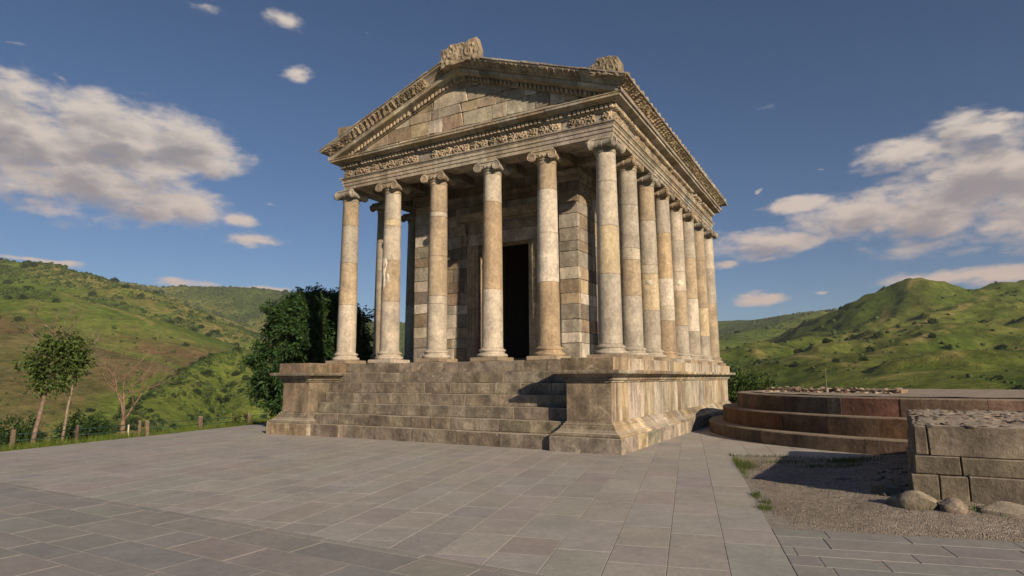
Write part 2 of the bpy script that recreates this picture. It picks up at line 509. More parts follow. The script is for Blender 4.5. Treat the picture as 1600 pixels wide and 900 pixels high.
def vnoise(x, y, seed=0):
    """value noise on numpy arrays"""
    xi = np.floor(x).astype(np.int64); yi = np.floor(y).astype(np.int64)
    fx = x-xi; fy = y-yi; fx = fx*fx*fx*(fx*(fx*6-15)+10); fy = fy*fy*fy*(fy*(fy*6-15)+10)
    def h(a, b):
        n = (a*374761393 + b*668265263 + seed*974634777) & 0xffffffff
        n = ((n ^ (n >> 13))*1274126177) & 0xffffffff
        n = (n ^ (n >> 16))
        return (n & 0xffff)/65535.0
    return (h(xi, yi)*(1-fx)+h(xi+1, yi)*fx)*(1-fy)+(h(xi, yi+1)*(1-fx)+h(xi+1, yi+1)*fx)*fy

def fbm(x, y, oct=5, seed=0, gain=0.5):
    s = np.zeros_like(x); a = 1.0; t = 0.0
    for o in range(oct):
        s += a*vnoise(x*2**o, y*2**o, seed+o*17); t += a; a *= gain
    return s/t

# carved relief: height maps of rolling acanthus scrolls or upright leaves
def relief_h(kind, L, H, nx, nz, rng):
    x = np.linspace(0, L, nx)[:, None]*np.ones((1, nz)); z = np.linspace(0, H, nz)[None, :]*np.ones((nx, 1))
    sd = rng.randint(0, 9999)
    if kind == 'scroll':
        n = max(1, round(L/(H*1.05))); h = np.zeros_like(x)
        for i in range(n):
            cx = (i+0.5)*L/n; cz = H*(0.5+0.06*(-1)**i); s = (-1)**i
            r = np.hypot(x-cx, z-cz); t = np.arctan2(z-cz, (x-cx)*s); R = H*0.56
            ridge = 0.5+0.5*np.cos(2*np.pi*r/(R*0.46)-t)
            pet = 0.62+0.38*np.cos(7*t+r/R*4)
            h = np.maximum(h, (ridge*0.75+0.25)*np.where(r > R*0.5, pet, 1.0)*np.clip((R*1.12-r)/(R*0.25), 0, 1))
        h = np.maximum(h, 0.75*np.clip(fbm(x/H*5, z/H*5, 3, sd)*2.4-0.9, 0, 1))
    else:
        k = max(1, round(L/(H*0.95))); p = L/k
        xw = x+0.10*p*(fbm(x/H*1.3, z/H*1.3, 3, sd+2)-0.5)*2
        cell = np.floor(xw/p); u = np.abs((xw/p) % 1-0.5)*2; v = z/H
        tilt = 0.35*np.sin(cell*2.3+sd); u = np.abs(((xw/p+tilt*(v-0.5)) % 1)-0.5)*2
        w = 0.92*np.sqrt(np.clip(1-np.abs(v-0.40)**2.2*2.4, 0.0, 1))*(0.84+0.16*np.cos(v*26))
        h = np.sqrt(np.clip(1-u/np.maximum(w, 0.05), 0, 1))*(0.60+0.40*np.cos(2*np.pi*(v*2.6-u*1.5)))
        h = np.where(u < 0.13, np.maximum(h, 0.85), h)
        h = np.maximum(h, 0.7*np.clip(fbm(x/H*5, z/H*5, 3, sd)*2.6-1.0, 0, 1))
    h *= 0.55+0.75*fbm(x/H*1.6+31, z/H*1.6, 3, sd+5)
    return np.clip(h, 0, 1.1)

def relief(name, kind, A, B, up, oa, ob, H, base, depth, mat, parent, color, rng, res=0.019):
    """carved panel between A and B; oa/ob out vectors, base(v)->out offset"""
    A, B, up, oa, ob = (np.array(q, float) for q in (A, B, up, oa, ob))
    L = float(np.linalg.norm(B-A)); nx = max(6, int(L/res)); nz = max(6, int(H/res))
    h = relief_h(kind, L, H, nx, nz, rng)*depth
    h[0, :] = h[-1, :] = -0.03; h[:, 0] = h[:, -1] = -0.03
    u = np.linspace(0, 1, nx)[:, None, None]; v = np.linspace(0, 1, nz)[None, :, None]
    bo = np.array([base(q) for q in np.linspace(0, 1, nz)])[None, :, None]
    out = oa*(1-u)+ob*u
    P = A*(1-u)+B*u+up*H*v+out*(bo+h[:, :, None])
    idx = np.arange(nx*nz).reshape(nx, nz)
    F = np.stack([idx[:-1, :-1], idx[1:, :-1], idx[1:, 1:], idx[:-1, 1:]], -1).reshape(-1, 4)
    o = np_mesh(name, P.reshape(-1, 3), F, mat, None, False, parent)
    o.color = (color[0], color[1], color[2], 1)
    return o

# ------------------------------------------------------------------ stone palette
GREY = (0.31, 0.285, 0.245); GREY2 = (0.40, 0.37, 0.32); DARK = (0.20, 0.18, 0.155); BROWN = (0.29, 0.235, 0.175)
TAN = (0.405, 0.335, 0.245); OCHRE = (0.42, 0.335, 0.225); CREAM = (0.56, 0.475, 0.335); WHITE = (0.60, 0.55, 0.48); LIGHT = (0.48, 0.435, 0.37)
MIX = [GREY, GREY2, DARK, BROWN, TAN, LIGHT, GREY2, BROWN, WHITE]
rng = random.Random(11)

# ------------------------------------------------------------------ ground outline data
U14 = np.array([0.970, 0.242]); V14 = np.array([-0.242, 0.970])       # direction of the paving rows
def uv(x, y): return x*0.970+y*0.242, -x*0.242+y*0.970
def xy(u, v): return u*0.970-v*0.242, u*0.242+v*0.970

# ================================================================== TEMPLE
B_ = 1.9687
ZS = 2.39
temple = tag(empty('temple', (-5.25, 6.5, 0)), 'tall columned stone temple on a stepped podium, with carved gable', 'temple')
temple_inv = Matrix.Translation((5.25, -6.5, 0))
_old_link = link_mesh
def link_mesh(name, me, mat, parent=None, color=None, smooth=False, cols=None):
    o = _old_link(name, me, mat, parent, color, smooth, cols)
    if parent is temple:
        o.matrix_parent_inverse = temple_inv
    return o

# ---- podium
DADO = [(-0.446, -0.45), (-0.446, -2.14), (0.785, -2.14), (0.50, 14.30), (-11.0, 14.30), (-11.285, -2.14), (-10.054, -2.14), (-10.054, -0.45)]
body = MB()
def prism(mb, poly, z0, z1, c=None):
    n = len(poly)
    V = [(x, y, z0) for x, y in poly]+[(x, y, z1) for x, y in poly]
    F = [(i, (i+1) % n, n+(i+1) % n, n+i) for i in range(n)]+[tuple(range(n))[::-1], tuple(range(n, 2*n))]
    mb.add(V, fixw(V, F), c)
g = 0.03
prism(body, [(-0.446+g, -0.3), (-0.446+g, -2.14+g), (0.785-g, -2.14+g), (0.50-g, 14.3-g), (-11.0+g, 14.3-g), (-11.285+g, -2.14+g), (-10.054-g, -2.14+g), (-10.054-g, -0.3)], -0.2, 2.34)
podium = body.build('podium', 'podium', temple, GREY)
PODP = [GREY, BROWN, GREY2, TAN, GREY2, LIGHT, BROWN]
SIDE = [GREY2, TAN, LIGHT, LIGHT, TAN, GREY2, CREAM, BROWN, OCHRE]
front_segs = (0, 1, 5, 6); side_segs = (2, 3, 4)
plinth = [(-0.3, -0.15), (0.35, -0.15), (0.35, 0.365), (0.335, 0.38), (-0.3, 0.38)]
basem = [(-0.25, 0.383), (0.325, 0.383), (0.335, 0.41), (0.325, 0.44), (0.275, 0.445), (0.275, 0.465), (0.22, 0.49), (0.15, 0.56), (0.115, 0.62), (0.115, 0.635), (0.075, 0.64), (0.08, 0.67), (0.065, 0.695), (0.03, 0.70), (0.028, 0.745), (-0.25, 0.745)]
dado = [(-0.22, 0.748), (0.0, 0.748), (0.0, 1.747), (-0.22, 1.747)]
corn = [(-0.25, 1.75), (0.045, 1.75), (0.045, 1.79), (0.02, 1.795), (0.02, 1.80), (0.095, 1.805), (0.10, 1.84), (0.075, 1.845), (0.10, 1.89), (0.16, 1.93), (0.225, 1.95), (0.225, 1.965), (0.33, 1.97), (0.345, 2.02), (0.345, 2.065), (-0.25, 2.065)]
topb = [(-0.45, 2.068), (0.11, 2.068), (0.112, 2.375), (0.10, 2.387), (-0.45, 2.387)]
for nm, pf, lo, hi in (('plinth_block', plinth, 0.7, 1.5), ('base_moulding', basem, 0.6, 1.3), ('dado_slab', dado, 0.45, 1.15), ('cornice_block', corn, 0.7, 1.6), ('parapet_block', topb, 0.5, 1.2)):
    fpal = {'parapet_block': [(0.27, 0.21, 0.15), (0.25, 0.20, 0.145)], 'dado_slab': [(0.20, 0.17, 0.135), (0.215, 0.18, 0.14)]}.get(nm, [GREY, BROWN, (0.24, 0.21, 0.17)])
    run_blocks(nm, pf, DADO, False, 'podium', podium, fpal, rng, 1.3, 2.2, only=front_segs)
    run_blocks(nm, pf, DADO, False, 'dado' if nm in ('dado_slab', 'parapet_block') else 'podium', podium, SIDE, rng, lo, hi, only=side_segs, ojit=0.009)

# ---- stairs: seven risers between the wings
ctr = MB()
ctr.box(-10.0, -0.5, -2.2, -0.3, -0.2, 0.30)
stairs = ctr.build('staircase', 'podium', temple, GREY)
ZSTEP = [0.38+(ZS-0.38)*i/6 for i in range(7)]
srng = random.Random(5)
STEPP = [(0.25, 0.222, 0.187), (0.24, 0.212, 0.178), (0.225, 0.198, 0.165), (0.265, 0.24, 0.205), (0.25, 0.22, 0.18)]
for k in range(7):
    z1 = ZSTEP[k]; z0 = -0.15 if k == 0 else ZSTEP[k-1]+0.002
    y0 = -2.30+0.295*k
    x0, x1 = (-9.70, -0.80) if k < 1 else (-10.02, -0.48)
    cs = [x0+c for c in cuts_of(x1-x0, 0.7, 2.0, srng)]
    for a, b in zip(cs[:-1], cs[1:]):
        j = srng.uniform(-0.012, 0.008)
        block('step_block', box_c(a+0.001, b-0.001, y0+j, y0+0.75, z0, z1+srng.uniform(-0.006, 0.004)), 'podium', stairs, pick(STEPP, srng, 0.06), 0.012, 0.006, srng)

# ---- stylobate floor
fl = MB()
fl.box(-11.0, 0.42, -0.10, 14.1, 2.30, 2.384)
fl.build('floor', 'stone', temple, GREY)

# ---- columns
FX = [-10.5, -8.396, -6.293, -4.060, -2.006, 0.0]
RB, RT, ZSH, ZN = 0.352, 0.297, 2.83, 8.62
def srad(z):
    t = (z-ZSH)/(ZN-ZSH)
    return RB+(RT-RB)*(0.35*t+0.65*t**2.0)

def capital_mesh(corner=False):
    mb = MB()
    V, F = lathe([(0.300, 8.60), (0.318, 8.615), (0.318, 8.64), (0.300, 8.655), (0.305, 8.70), (0.335, 8.725), (0.335, 8.75), (0.315, 8.765), (0.36, 8.80), (0.395, 8.85), (0.385, 8.90)], 24); mb.add(V, F)
    for i in range(20):                                      # egg-and-dart
        t = 2*math.pi*(i+0.5)/20
        c = np.array([0.385*math.cos(t), 0.385*math.sin(t), 8.835]); e = 0.034
        V = [c+np.array([math.cos(t)*e, math.sin(t)*e, 0]), c+np.array([-math.sin(t)*e, math.cos(t)*e, 0]), c-np.array([-math.sin(t)*e, math.cos(t)*e, 0]), c+np.array([0, 0, e*1.5]), c-np.array([0, 0, e*1.5])]
        mb.add(V, [(0, 1, 3), (0, 3, 2), (0, 4, 1), (0, 2, 4)])
    mb.box(-0.37, 0.37, -0.36, 0.36, 8.895, 8.965)            # canalis slab
    V, F = hexa(box_c(-0.40, 0.40, -0.385, 0.385, 8.968, 9.045), 0.02, 0, rng); mb.add(V, F)
    def bolster(px, ang):
        ca, sa = math.cos(ang), math.sin(ang)
        pts = [(0.40, 0.04), (0.40, 0.150), (0.36, 0.155), (0.34, 0.135), (0.20, 0.105), (0.05, 0.085), (0.04, 0.10), (-0.04, 0.10), (-0.05, 0.085), (-0.20, 0.105), (-0.34, 0.135), (-0.36, 0.155), (-0.40, 0.150), (-0.40, 0.04)]
        seg = 18; V = []; F = []
        for (yy, r) in pts:
            for i in range(seg):
                t = 2*math.pi*i/seg
                X, Y, Z = px+r*math.cos(t), yy, 8.835+r*math.sin(t)
                V.append((X*ca-Y*sa, X*sa+Y*ca, Z))
        for k in range(len(pts)-1):
            for i in range(seg):
                j = (i+1) % seg
                F.append((k*seg+i, k*seg+j, (k+1)*seg+j, (k+1)*seg+i))
        F.append(tuple(range(seg))); F.append(tuple((len(pts)-1)*seg+i for i in range(seg)))
        mb.add(V, fixw(V, F))
        for sgn in (-1, 1):                                  # spiral fillet and eye on each end
            sp = []; rr = []
            for q in range(34):
                t = q/33; r = 0.135*(1-t)**0.9+0.018
                th = (math.pi/2+sgn*0+t*2.3*2*math.pi*(1 if px*sgn > 0 else -1))
                X, Y, Z = px+r*math.cos(th), sgn*0.405, 8.835+r*math.sin(th)
                sp.append((X*ca-Y*sa, X*sa+Y*ca, Z)); rr.append(0.017*(1-0.5*t))
            V, F = tube(sp, rr, 5); mb.add(V, F)
    bolster(-0.36, 0.0); bolster(0.36, 0.0)
    if corner:
        bolster(-0.36, math.pi/2); bolster(0.36, math.pi/2)
    me = bpy.data.meshes.new('capital'); me.from_pydata(mb.v, [], mb.f); me.materials.append(M['carved'])
    return me
def base_mesh():
    mb = MB()
    pr = [(0.49, 2.522)]
    for i in range(7):
        t = math.pi*i/6; pr.append((0.455+0.05*math.sin(t), 2.525+0.11*(1-math.cos(t))/2))
    pr += [(0.445, 2.64), (0.41, 2.655), (0.40, 2.685), (0.415, 2.705)]
    for i in range(6):
        t = math.pi*i/5; pr.append((0.415+0.032*math.sin(t), 2.71+0.07*(1-math.cos(t))/2))
    pr += [(0.395, 2.785), (0.375, 2.80), (0.358, 2.832)]
    V, F = lathe(pr, 28); mb.add(V, F)
    me = bpy.data.meshes.new('base'); me.from_pydata(mb.v, [], mb.f); me.materials.append(M['column']); me.shade_smooth()
    return me
CAPM, CAPC, BASM = capital_mesh(), capital_mesh(True), base_mesh()
def plinth_mesh(seed):
    r = random.Random(seed); V, F = hexa(box_c(-0.53, 0.53, -0.53, 0.53, 2.392, 2.52), 0.018, 0.012, r)
    me = bpy.data.meshes.new('plinth'); me.from_pydata(V.tolist(), [], F); me.materials.append(M['column']); return me
PLM = [plinth_mesh(i) for i in range(4)]

COLS = []   # x, y, capital angle, corner, [(z_bottom_of_drum, colour) from the top]
SPEC = {
 'f0': [(7.66, TAN), (6.20, GREY2), (4.60, TAN), (ZSH, LIGHT)],
 'f1': [(7.62, LIGHT), (7.38, CREAM), (6.10, LIGHT), (4.60, TAN), (ZSH, LIGHT)],
 'f2': [(7.62, TAN), (7.45, LIGHT), (6.05, TAN), (4.66, TAN), (4.38, LIGHT), (ZSH, LIGHT)],
 'f3': [(7.66, LIGHT), (4.72, (0.38, 0.30, 0.21)), (ZSH, LIGHT)],
 'f4': [(7.77, TAN), (6.36, WHITE), (4.80, WHITE), (ZSH, (0.37, 0.29, 0.20))],
 'f5': [(7.70, LIGHT), (6.33, LIGHT), (4.88, CREAM), (ZSH, GREY2)],
 's1': [(7.45, GREY2), (6.0, GREY2), (5.62, LIGHT), (4.45, TAN), (ZSH, GREY2)],
 's2': [(7.35, TAN), (5.75, GREY2), (5.45, LIGHT), (4.15, CREAM), (ZSH, GREY2)],
 's3': [(7.3, GREY2), (5.55, OCHRE), (4.5, WHITE), (3.95, LIGHT), (ZSH, (0.36, 0.29, 0.21))],
 's4': [(7.4, LIGHT), (6.1, GREY2), (5.3, LIGHT), (3.9, TAN), (ZSH, GREY2)],
 's5': [(7.0, GREY2), (5.2, TAN), (3.8, WHITE), (ZSH, GREY2)],
 's6': [(7.2, (0.38, 0.32, 0.24)), (5.0, TAN), (3.7, CREAM), (ZSH, GREY2)],
 's7': [(7.1, LIGHT), (5.4, GREY2), (4.2, TAN), (ZSH, (0.36, 0.31, 0.24))],
}
crng = random.Random(3)
def rspec():
    zs_ = sorted([crng.uniform(7.2, 7.8), crng.uniform(5.8, 6.5), crng.uniform(4.3, 5.0), ZSH], reverse=True)
    return [(z, crng.choice([GREY2, LIGHT, TAN, (0.36, 0.31, 0.24)])) for z in zs_]
for i, x in enumerate(FX):
    COLS.append((x, 0.0, 0.0, i in (0, 5), SPEC['f%d' % i]))
for i in range(1, 8):
    COLS.append((-0.006*i, B_*i, math.pi/2, i == 7, SPEC['s%d' % i]))
for i in range(1, 8):
    COLS.append((-10.5, B_*i, math.pi/2, i == 7, rspec()))
for x in FX[1:5]:
    COLS.append((x, B_*7, 0.0, False, rspec()))
def drum(z0, z1, seed):
    r = random.Random(seed); seg = 28; g_ = 0.0025; c = r.uniform(0.004, 0.012)
    pr = [(srad(z0)-c, z0+g_), (srad(z0), z0+g_+c)]
    n = max(1, int((z1-z0)/0.5))
    for k in range(1, n): z = z0+(z1-z0)*k/n; pr.append((srad(z), z))
    pr += [(srad(z1), z1-g_-c), (srad(z1)-c, z1-g_)]
    return lathe(pr, seg)
for ci, (x, y, ang, corner, spec) in enumerate(COLS):
    core_v, core_f = lathe([(0.26, 2.45), (0.26, 8.95)], 12)
    V, F = lathe([(srad(ZSH)-0.016, 2.6), (srad(5.7)-0.016, 5.7), (RT-0.016, 8.64)], 20)
    me = bpy.data.meshes.new('column'); me.from_pydata(V, [], F)
    col = link_mesh('column', me, 'mortar', temple); col.location = (x, y, 0)
    zt = ZN
    for di, (zb, cc) in enumerate(spec):
        V, F = drum(zb, zt, ci*10+di)
        k = crng.uniform(0.93, 1.07)
        o = mesh_obj('drum', V, F, 'column', col, tuple(q*k for q in cc), True)
        o.data.set_sharp_from_angle(angle=rad(35))
        zt = zb
    cc = crng.choice([LIGHT, TAN, GREY2])
    link_mesh('base', BASM, None, col, spec[-1][1])
    o = link_mesh('plinth', PLM[ci % 4], None, col, crng.choice([TAN, GREY2, BROWN, LIGHT]))
    o = link_mesh('capital', CAPC if corner else CAPM, None, col, crng.choice([(0.37, 0.31, 0.23), (0.40, 0.34, 0.26), GREY2]))
    o.rotation_euler = (0, 0, ang)
    if ci in (1, 6, 7, 8, 9):                                # lime patches on the shafts
        prs = random.Random(ci)
        for (zc, th, hh, ww) in ([(5.75, -1.9, 0.50, 0.32), (5.25, -1.72, 0.28, 0.14), (5.45, -1.25, 0.2, 0.12)] if ci == 1 else [(prs.uniform(4, 7.5), prs.uniform(-1.3, -0.6), 0.10, 0.3)]):
            seg = 14; V = []
            rim = [1+prs.uniform(-0.35, 0.35) for _ in range(seg)]
            for lev, kk in ((0, 1.0), (0.007, 0.9), (0.009, 0.0)):
                for q in range(seg if kk else 1):
                    a = 2*math.pi*q/seg
                    z = zc+math.sin(a)*hh*rim[q]*kk; t = th+math.cos(a)*ww/srad(zc)*rim[q]*kk*0.6
                    r = srad(z)+lev+(0.0 if lev else -0.01)
                    V.append((r*math.cos(t), r*math.sin(t), z))
            F = [(q, (q+1) % seg, seg+(q+1) % seg, seg+q) for q in range(seg)]+[(seg+q, seg+(q+1) % seg, 2*seg) for q in range(seg)]
            mesh_obj('plaster_patch', V, F, 'column', col, (0.66, 0.62, 0.55), True)

# ---- entablature
XL, XR, YF, YB = -10.54, 0.37, -0.36, 14.10
XC = (XL+XR)/2
XRB, XLB = 0.17, -10.40
ENT = [(XL, YF), (XR, YF), (XRB, YB), (XLB, YB)]
erng = random.Random(21)
arch = [(-0.70, 9.05), (0.0, 9.05), (0.0, 9.165), (0.028, 9.172), (0.028, 9.285), (0.056, 9.292), (0.056, 9.395), (0.075, 9.40), (0.085, 9.43), (0.125, 9.45), (0.135, 9.488), (-0.70, 9.488)]
ecore = MB()
gg = 0.04
prism(ecore, [(XL+gg, YF+gg), (XR-gg, YF+gg), (XRB-gg, YB-gg), (XLB+gg, YB-gg)], 9.52, 10.15)
entab = ecore.build('entablature', 'stone', temple, GREY)
ARCHP = [LIGHT, (0.40, 0.35, 0.28), GREY2, (0.38, 0.33, 0.26)]
fixed = {0: [0.0]+[x-XL for x in FX[1:5]]+[XR-XL], 1: [0.0]+[B_*i-YF for i in range(1, 7)]+[math.hypot(XRB-XR, YB-YF)]}
run_blocks('architrave_beam', arch, ENT, True, 'stone', entab, ARCHP, erng, 2.0, 2.2, fixed=fixed, ojit=0.004)
frz = [(-0.65, 9.49), (-0.004, 9.49), (-0.004, 9.825), (-0.65, 9.825)]
run_blocks('frieze_block', frz, ENT, True, 'stone', entab, [GREY2, GREY, (0.33, 0.30, 0.26)], erng, 0.8, 1.3, ojit=0.003)
bed = [(-0.3, 9.827), (0.03, 9.827), (0.045, 9.85), (0.05, 9.852), (0.05, 10.02), (-0.3, 10.02)]
run_blocks('bed_moulding', bed, ENT, True, 'stone', entab, [GREY2, (0.34, 0.29, 0.22)], erng, 1.1, 1.6, ojit=0.003)
cor = [(-0.3, 10.022), (0.17, 10.022), (0.20, 10.06), (0.37, 10.075), (0.37, 10.085), (0.39, 10.086), (0.395, 10.155), (0.42, 10.165), (0.425, 10.195), (-0.3, 10.195)]
run_blocks('corona_block', cor, ENT, True, 'stone', entab, [LIGHT, TAN, (0.38, 0.32, 0.245), GREY2], erng, 0.7, 1.4, ojit=0.010)
# dentils in one course for each side, far below ten pixels each
def dentils(A, B, out, up, name, parent, slopez=0.0, off=0.05, dep=0.13, hh=0.125, zoff=0.0, pitch=0.150):
    A, B, out, up = (np.array(q, float) for q in (A, B, out, up)); L = np.linalg.norm(B-A); d = (B-A)/L
    mb = MB(); n = int(L/pitch); r = random.Random(int(L*100))
    for i in range(n):
        if r.random() < 0.04: continue
        s = (i+0.5)*L/n; w = 0.050*r.uniform(0.85, 1.1)
        C = [[[A+d*(s+a*w)+out*(off-0.01+b*(dep*r.uniform(0.85, 1.05)))+up*(zoff+c*hh) for c in (0, 1)] for b in (0, 1)] for a in (-1, 1)]
        V, F = hexa(C, 0.008, 0.003, r); k = r.uniform(0.8, 1.15)
        mb.add(V, F, tuple(q*k for q in (0.46, 0.39, 0.30)))
    o = mb.build(name, 'stone_attr', parent); o['kind'] = 'stuff'
    return o
P_, D_, N_, L_, MT_ = path_frames(ENT, True)
for si in range(4):
    e = 0.10
    dentils(v3(P_[si]-D_[si]*e, 9.868), v3(P_[(si+1) % 4]+D_[si]*e, 9.868), v3(N_[si]), (0, 0, 1), 'dentil_course', entab)
# carved frieze panels: carved stretches with plain restored stones between
def frieze(A, B, out, spans):
    A, B = np.array(A), np.array(B); L = np.linalg.norm(B-A); d = (B-A)/L
    for (a, b) in spans:
        relief('carved_panel', 'scroll', v3(A+d*a*L, 9.495), v3(A+d*b*L, 9.495), (0, 0, 1), v3(out), v3(out), 0.325, lambda q: 0.0, 0.10, 'carved', entab,
               pick([(0.36, 0.30, 0.23), (0.32, 0.27, 0.205), (0.40, 0.335, 0.255)], erng), erng)
frieze(ENT[0], ENT[1], N_[0], [(0.0, 0.035), (0.055, 0.12), (0.123, 0.20), (0.203, 0.265), (0.268, 0.33), (0.385, 0.465), (0.468, 0.53), (0.533, 0.60), (0.603, 0.668), (0.671, 0.77), (0.773, 0.845), (0.87, 0.952), (0.972, 1.0)])
sp = []; s_ = 0.0
while s_ < 0.995:
    w_ = erng.uniform(0.045, 0.085)
    if erng.random() < 0.80: sp.append((s_, min(1.0, s_+w_-0.004)))
    s_ += w_
frieze(ENT[1], ENT[2], N_[1], sp)

# ---- pediments
SL = 0.367
ZRA = 12.165
def zr(x): return ZRA-SL*abs(x-XC)
ped = MB()
V, F = [], []
poly = [(XL+0.1, 10.16), (XR-0.1, 10.16), (XC, 12.30)]
for y0, y1 in ((-0.27, 0.1), (13.7, 13.98)):
    V = [(x, y0, z) for x, z in poly]+[(x, y1, z) for x, z in poly]
    F = [(0, 1, 4, 3), (1, 2, 5, 4), (2, 0, 3, 5), (0, 2, 1), (3, 4, 5)]
    ped.add(V, fixw(V, F))
pedi = ped.build('pediment', 'stone', temple, GREY)
prng = random.Random(8)
def clip_half(poly, a, b, c):
    out = []
    for i in range(len(poly)):
        p, q = poly[i], poly[(i+1) % len(poly)]
        dp, dq = a*p[0]+b*p[1]+c, a*q[0]+b*q[1]+c
        if dp >= 0: out.append(p)
        if (dp >= 0) != (dq >= 0):
            t = dp/(dp-dq); out.append((p[0]+(q[0]-p[0])*t, p[1]+(q[1]-p[1])*t))
    return out
zc = 10.20
for hgt in (0.26, 0.52, 0.36, 0.50, 0.40):
    x = XL+0.15+prng.uniform(0, 0.5)-0.6
    while x < XR:
        w = prng.choice([prng.uniform(0.3, 0.6), prng.uniform(0.55, 1.0), prng.uniform(0.9, 1.5)]); j = prng.uniform(-0.10, 0.10)
        q = [(x+0.006, zc+0.005+j*0.3), (x+w-0.006, zc+0.005-j*0.2), (x+w-0.006+j, zc+hgt-0.004), (x+0.006-j*0.5, zc+hgt-0.004)]
        # keep below the raking bed: z <= zr(x)+0.10 on both sides
        q = clip_half(q, SL, -1.0, -SL*XC+ZRA+0.08) if True else q
        if len(q) >= 3: q = clip_half(q, -SL, -1.0, SL*XC+ZRA+0.08)
        if len(q) >= 3:
            yf = -0.345+prng.uniform(-0.012, 0.012); n = len(q)
            cxq = sum(p[0] for p in q)/n; czq = sum(p[1] for p in q)/n
            V = [(p[0]+(cxq-p[0])*0.03, yf, p[1]+(czq-p[1])*0.04) for p in q]+[(p[0], yf+0.018, p[1]) for p in q]+[(p[0], -0.2, p[1]) for p in q]
            F = [tuple(range(n))]+[(i, (i+1) % n, n+(i+1) % n, n+i) for i in range(n)]+[(n+i, n+(i+1) % n, 2*n+(i+1) % n, 2*n+i) for i in range(n)]+[tuple(range(2*n, 3*n))]
            mesh_obj('tympanum_block', V, fixw(V, F), 'stone', pedi, pick([GREY2, LIGHT, (0.40, 0.34, 0.26), (0.34, 0.30, 0.25), TAN, GREY2, BROWN, WHITE, GREY], prng, 0.12))
        x += w
    zc += hgt
# raking cornice: bed with dentils, corona and carved sima
OUTF = np.array([0, -1.0, 0])
bedp = [(-0.25, -0.04), (0.05, -0.04), (0.05, 0.13), (-0.25, 0.13)]
corp = [(-0.25, 0.132), (0.16, 0.132), (0.19, 0.155), (0.36, 0.165), (0.36, 0.18), (0.385, 0.181), (0.39, 0.25), (0.415, 0.262), (0.42, 0.285), (-0.25, 0.285)]
simp = [(-0.25, 0.288), (0.37, 0.288), (0.41, 0.33), (0.46, 0.42), (0.55, 0.50), (0.66, 0.535), (0.68, 0.575), (-0.25, 0.575)]
for side in (-1, 1):
    xe = XR if side > 0 else XL
    cu = [0.0]+sorted(prng.uniform(0.14, 0.95)*0+q for q in (0.17, 0.33, 0.50, 0.66, 0.83))+[1.0]
    for nm, pf, mt in (('raking_bed', bedp, 'stone'), ('raking_corona', corp, 'stone'), ('raking_sima', simp, 'stone')):
        for a, b in zip(cu[:-1], cu[1:]):
            xa, xb = XC+(xe-XC)*a, XC+(xe-XC)*b
            if a > 0: xa += 0.004*side
            oa = OUTF; ob = OUTF if b < 1.0 else np.array([side, -1.0, -SL])
            if nm == 'raking_bed' and b == 1.0: xb = XC+(xe-XC)*0.97; ob = OUTF
            V, F = sweep(pf, (xa, YF, zr(xa)), (xb, YF, zr(xb)), oa, ob)
            mesh_obj(nm, V, F, mt, pedi, pick([GREY2, (0.36, 0.31, 0.245), LIGHT, TAN], prng))
    e_ = 0.955
    xa, xb = XC+side*0.15, XC+(xe-XC)*e_
    dentils((xa, YF, zr(xa)), (xb, YF, zr(xb)), OUTF, (0, 0, 1), 'dentil_course', pedi, off=0.04, dep=0.13, hh=0.135, zoff=-0.012, pitch=0.165)
    cu = cuts_of(1.0, 0.10, 0.16, prng)
    for a, b in zip(cu[:-1], cu[1:]):
        if prng.random() < 0.06: continue
        A = np.array([XC+(xe-XC)*a+0.01*side, YF, zr(XC+(xe-XC)*a)+0.31]); Bp = np.array([XC+(xe-XC)*b-0.01*side, YF, zr(XC+(xe-XC)*b)+0.31])
        oa = OUTF; ob = OUTF if b < 0.999 else np.array([side, -1.0, -SL])*1.0
        if side < 0: A, Bp, oa, ob = Bp, A, ob, oa
        relief('carved_panel', 'leaf' if prng.random() < 0.75 else 'scroll', A, Bp, (0, 0, 1), oa, ob, 0.24, lambda q: 0.405+0.235*q**1.5, 0.11, 'carved', pedi, pick([(0.38, 0.32, 0.235), (0.34, 0.285, 0.21), (0.42, 0.345, 0.25)], prng), prng)
# side simas with carved leaves (height drops with the overhang so that the corners meet)
zso = zr(XR)
sims = [(o, zso+h-SL*max(o, 0)) for o, h in simp]
run_blocks('side_sima', sims, ENT, True, 'stone', entab, [GREY2, (0.36, 0.31, 0.245), LIGHT], prng, 0.9, 1.5, only=(1, 3), ojit=0.006)
fil = [(-0.3, 10.17), (0.45, 10.17), (0.45, 10.30), (-0.3, 10.30)]
run_blocks('sima_bed', fil, ENT, True, 'stone', entab, [GREY], prng, 3.0, 4.0, only=(1, 3), ojit=0)
Ls = L_[1]; cu = cuts_of(Ls, 0.9, 1.3, prng)
for a, b in zip(cu[:-1], cu[1:]):
    A = v3(P_[1]+D_[1]*(a+0.008), zso+0.31); Bp = v3(P_[1]+D_[1]*(b-0.008), zso+0.31)
    o1 = v3(N_[1]); o1[2] = -SL; oa = ob = o1
    if a == 0: oa = np.array([1.0, -1.0, -SL])
    relief('carved_panel', 'leaf' if prng.random() < 0.7 else 'scroll', A, Bp, (0, 0, 1), oa, ob, 0.24, lambda q: 0.405+0.235*q**1.5, 0.115, 'carved', entab, pick([(0.40, 0.33, 0.24), (0.36, 0.30, 0.215), (0.44, 0.36, 0.25)], prng), prng)
# back raking cornice, plain
for side in (-1, 1):
    xe = XRB if side > 0 else XLB
    for nm, pf in (('raking_corona', corp), ('raking_sima', simp)):
        V, F = sweep(pf, (XC, YB, ZRA), (xe, YB, zr(xe)), (0, 1, 0), (side, 1, -SL))
        mesh_obj(nm, V, F, 'stone', pedi, GREY2)

